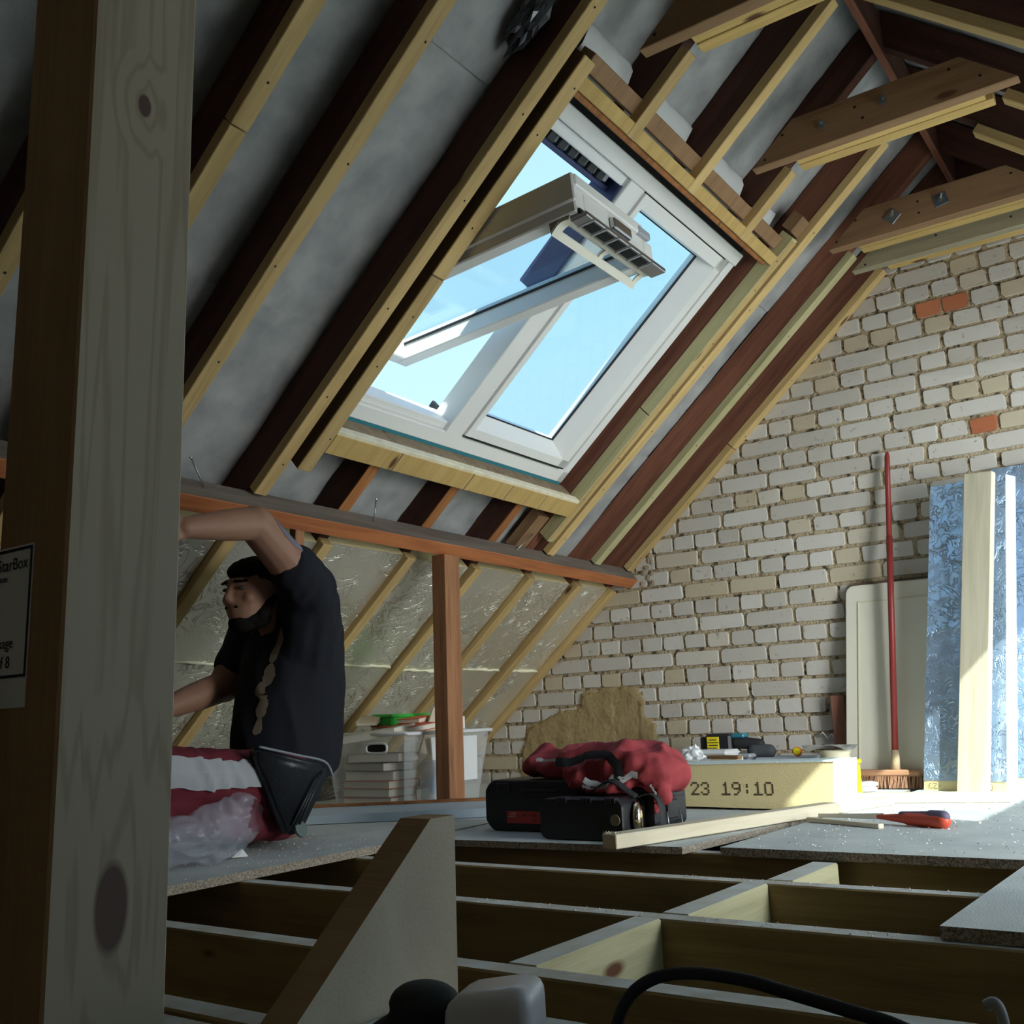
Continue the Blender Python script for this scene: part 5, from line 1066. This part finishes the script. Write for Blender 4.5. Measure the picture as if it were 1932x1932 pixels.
capsule(bm, (-2.19, 2.07, .675), (-2.13, 2.03, .690), .066, .068); capsule(bm, sh_l+Vector((-.01, .01, -.012)), sh_l.lerp(el_l, .26), .080, .068); capsule(bm, (-2.15, 2.045, .645), (-2.20, 2.08, .52), .088, .10); capsule(bm, (-2.36, 2.11, .65), sh_r, .075, .07); capsule(bm, sh_r, sh_r.lerp(el_r, .7), .072, .062); capsule(bm, (-2.27, 2.06, .665), (-2.27, 2.10, .64), .075, .09)
sb = voxel('shirt', bm, None, None, .0085, 4, disp=sfold); stree = BVHTree.FromBMesh(sb)
M_SHIRT = plain('black_cotton', (.013, .014, .019), .85, bump=.2, bscale=300, spec=.2)
sh = obj('shirt', sb, M_SHIRT, man, None, True)
M_MOTIF = plain('tan_print', (.20, .155, .11), .8)
PM = (([(-2.10, 1.93, .575), (-2.10, 1.915, .54), (-2.10, 1.90, .51)], .022), ([(-2.10, 1.92, .50), (-2.10, 1.91, .47), (-2.10, 1.90, .45)], .03), ([(-2.10, 1.90, .46), (-2.10, 1.885, .43), (-2.10, 1.88, .39)], .035), ([(-2.10, 1.89, .40), (-2.10, 1.88, .36), (-2.10, 1.875, .34)], .028), ([(-2.10, 1.885, .35), (-2.10, 1.875, .31), (-2.10, 1.875, .29)], .022), ([(-2.1, 1.95, .47), (-2.1, 1.925, .455), (-2.1, 1.90, .445)], .02), ([(-2.1, 1.94, .40), (-2.1, 1.91, .375), (-2.1, 1.89, .365)], .024), ([(-2.09, 1.95, .55), (-2.09, 1.935, .52), (-2.09, 1.92, .50)], .016))
for pts, w in PM: ribbon_on(stree, [(-2.19, y-.03, z) for x, y, z in pts], w*1.25, 'shirt_print', M_MOTIF, sh, .0015, 6, True)
# tattoo on the raised upper arm
ribbon_on(btree, [sh_l.lerp(el_l, t)+Vector((.055, .03, .035)) for t in (.35, .55, .75, .92)], .052, 'tattoo', plain('tattoo_ink', (.15, .15, .19), .6, var=.5, bscale=40), bd, .0012, 6, True)
# trousers
def tf(v, n): return .005*(1-abs(noise.noise((v.x*15, v.y*20, v.z*15)))*2)-.002
bm = bmesh.new()
for x in (-2.165, -2.375):
    capsule(bm, (x, 1.97, .155), (x+.005, 1.50, .205), .088, .075); capsule(bm, (x+.005, 1.49, .12), (x, 1.95, .062), .064, .052)
capsule(bm, (-2.35, 1.985, .165), (-2.20, 1.985, .165), .088, .088); capsule(bm, (-2.36, 1.98, .08), (-2.18, 1.98, .08), .07, .07)
tb = voxel('trousers', bm, None, None, .009, 4, disp=tf)
for v in tb.verts: v.co.z = max(v.co.z, .002)
ttree = BVHTree.FromBMesh(tb); tr = obj('trousers', tb, plain('dark_red_cloth', (.13, .012, .022), .85, bump=.2, bscale=250), man, None, True)
# grey pleated thigh panel
bm = bmesh.new(); rows = []
for i in range(34):
    y = 1.50+.385*i/33; r = []
    for j in range(14):
        t = j/13; zt_ = .262-.02*(i/33)+.02; z = .168-.012*math.sin(i/33*3.1)+(zt_-.168)*t
        q, n, _, _ = ttree.find_nearest(Vector((-2.05, y, z))); pl = .010*abs(math.sin(i*.8+2*t)) if (i > 9) else .004
        r.append(bm.verts.new(q+n*(.004+pl+.004*noise.noise((y*30, z*10, 0)))))
    rows.append(r)
for a, b in zip(rows, rows[1:]):
    for k in range(13): bm.faces.new((a[k], a[k+1], b[k+1], b[k]))
obj('grey_panel', bm, plain('grey_cloth', (.36, .37, .385), .8, bump=.2, bscale=200), tr, None, True)
# hair, beard, eyebrow, eye
M_HAIR = plain('dark_hair', (.010, .008, .007), .9, bump=.8, bscale=120, spec=.1)
bm = bmesh.new(); ellip(bm, (-2.27, 1.986, .736), (.083, .103, .064), RX); ellip(bm, (-2.27, 2.015, .700), (.081, .074, .075)); ellip(bm, (-2.27, 1.925, .757), (.066, .062, .034), Matrix.Rotation(.35, 3, 'X')); hr = voxel('hair', bm, M_HAIR, man, .006, 2, disp=lambda v, n: .003*noise.noise(v*60))
bm = bmesh.new(); ellip(bm, (-2.27, 1.902, .600), (.040, .036, .028)); ellip(bm, (-2.27, 1.935, .618), (.060, .056, .036))
for s in (-1, 1): capsule(bm, (-2.27+s*.064, 1.968, .680), (-2.27+s*.052, 1.93, .620), .010, .018)
capsule(bm, (-2.293, 1.866, .642), (-2.247, 1.866, .642), .006, .006)
voxel('beard', bm, M_HAIR, man, .005, 2, disp=lambda v, n: .002*noise.noise(v*70))
for s in (-1, 1):
    bm = bmesh.new(); capsule(bm, (-2.27+s*.018, 1.862, .714), (-2.27+s*.052, 1.874, .714), .005, .004, 8); obj('eyebrow', bm, M_HAIR, man)
    bm = bmesh.new(); ellip(bm, (-2.27+s*.033, 1.872, .694), (.013, .008, .006), None, 10, 8); obj('eye', bm, plain('eye', (.10, .08, .07), .3), man)
# tool pouch on the hip (worn: part of the man's outfit)
bm = bmesh.new(); P = [Vector(p) for p in ((-2.045, 1.765, .262), (-2.045, 2.020, .205), (-2.06, 2.035, .17), (-2.055, 1.935, .035), (-2.055, 1.885, .035), (-2.05, 1.845, .09), (-2.05, 1.775, .225))]
prism(bm, P, (-.055, .02, 0)); bmesh.ops.bevel(bm, geom=bm.edges[:], offset=.010, segments=3, affect='EDGES'); pc_ = obj('tool_pouch', bm, plain('black_leather', (.016, .018, .022), .4, bump=.3, bscale=90), man, None, True)
bm = bmesh.new(); tube(bm, spline([(-2.043, 1.775, .262), (-2.040, 1.90, .236), (-2.040, 2.0, .214), (-2.045, 2.035, .175)], 6), .0035, 6); obj('stitched_edge', bm, plain('grey_stitch', (.22, .23, .25), .6), pc_)
bm = bmesh.new()
for k in range(3): tube(bm, [(-2.041, 1.995-.013*k, .190-.008*k), (-2.046, 1.915-.012*k, .060)], .004, 6)
obj('pouch_seam', bm, M_BLACK, pc_)
bm = bmesh.new(); lathe(bm, [(.0, 0), (.022, .001), (.022, .008), (.0, .009)], (-2.05, 1.92, .046), (1, .1, .4), 14, False); obj('pouch_toe', bm, plain('green_grey', (.10, .14, .13), .5), pc_)
# clear plastic bag lying in front of his knees
def bagd(v, n): return .008*noise.noise(v*14)+.007*(1-abs(noise.noise(v*26))*3)-.004+.003*noise.noise(v*60)
bm = bmesh.new(); ellip(bm, (-2.02, 1.50, .062), (.05, .12, .058)); ellip(bm, (-2.02, 1.62, .068), (.05, .11, .068)); ellip(bm, (-2.025, 1.70, .092), (.045, .075, .066)); capsule(bm, (-2.02, 1.60, .035), (-2.02, 1.70, .02), .03, .016)
bb = voxel('plastic_bag', bm, None, None, .007, 3, disp=bagd)
for v in bb.verts: v.co.z = max(v.co.z, .002)
bmesh.ops.delete(bb, geom=[f for f in bb.faces if (f.calc_center_median()-Vector((-1.985, 1.742, .098))).length < .045+.008*noise.noise(f.calc_center_median()*40)], context='FACES')
bgd = obj('plastic_bag', bb, M_BAG, None, None, True); tag(bgd, 'crumpled clear plastic bag on the boards in front of the kneeling man', 'plastic bag')
bm = bmesh.new(); prism(bm, [(-2.05, 1.70, .003), (-2.03, 1.735, .003), (-2.04, 1.725, .022)], (-.008, 0, 0)); o = obj('paper_scrap', bm, M_PAPER); tag(o, 'tiny torn paper scrap beside the plastic bag', 'scrap')
bpy.context.view_layer.update()
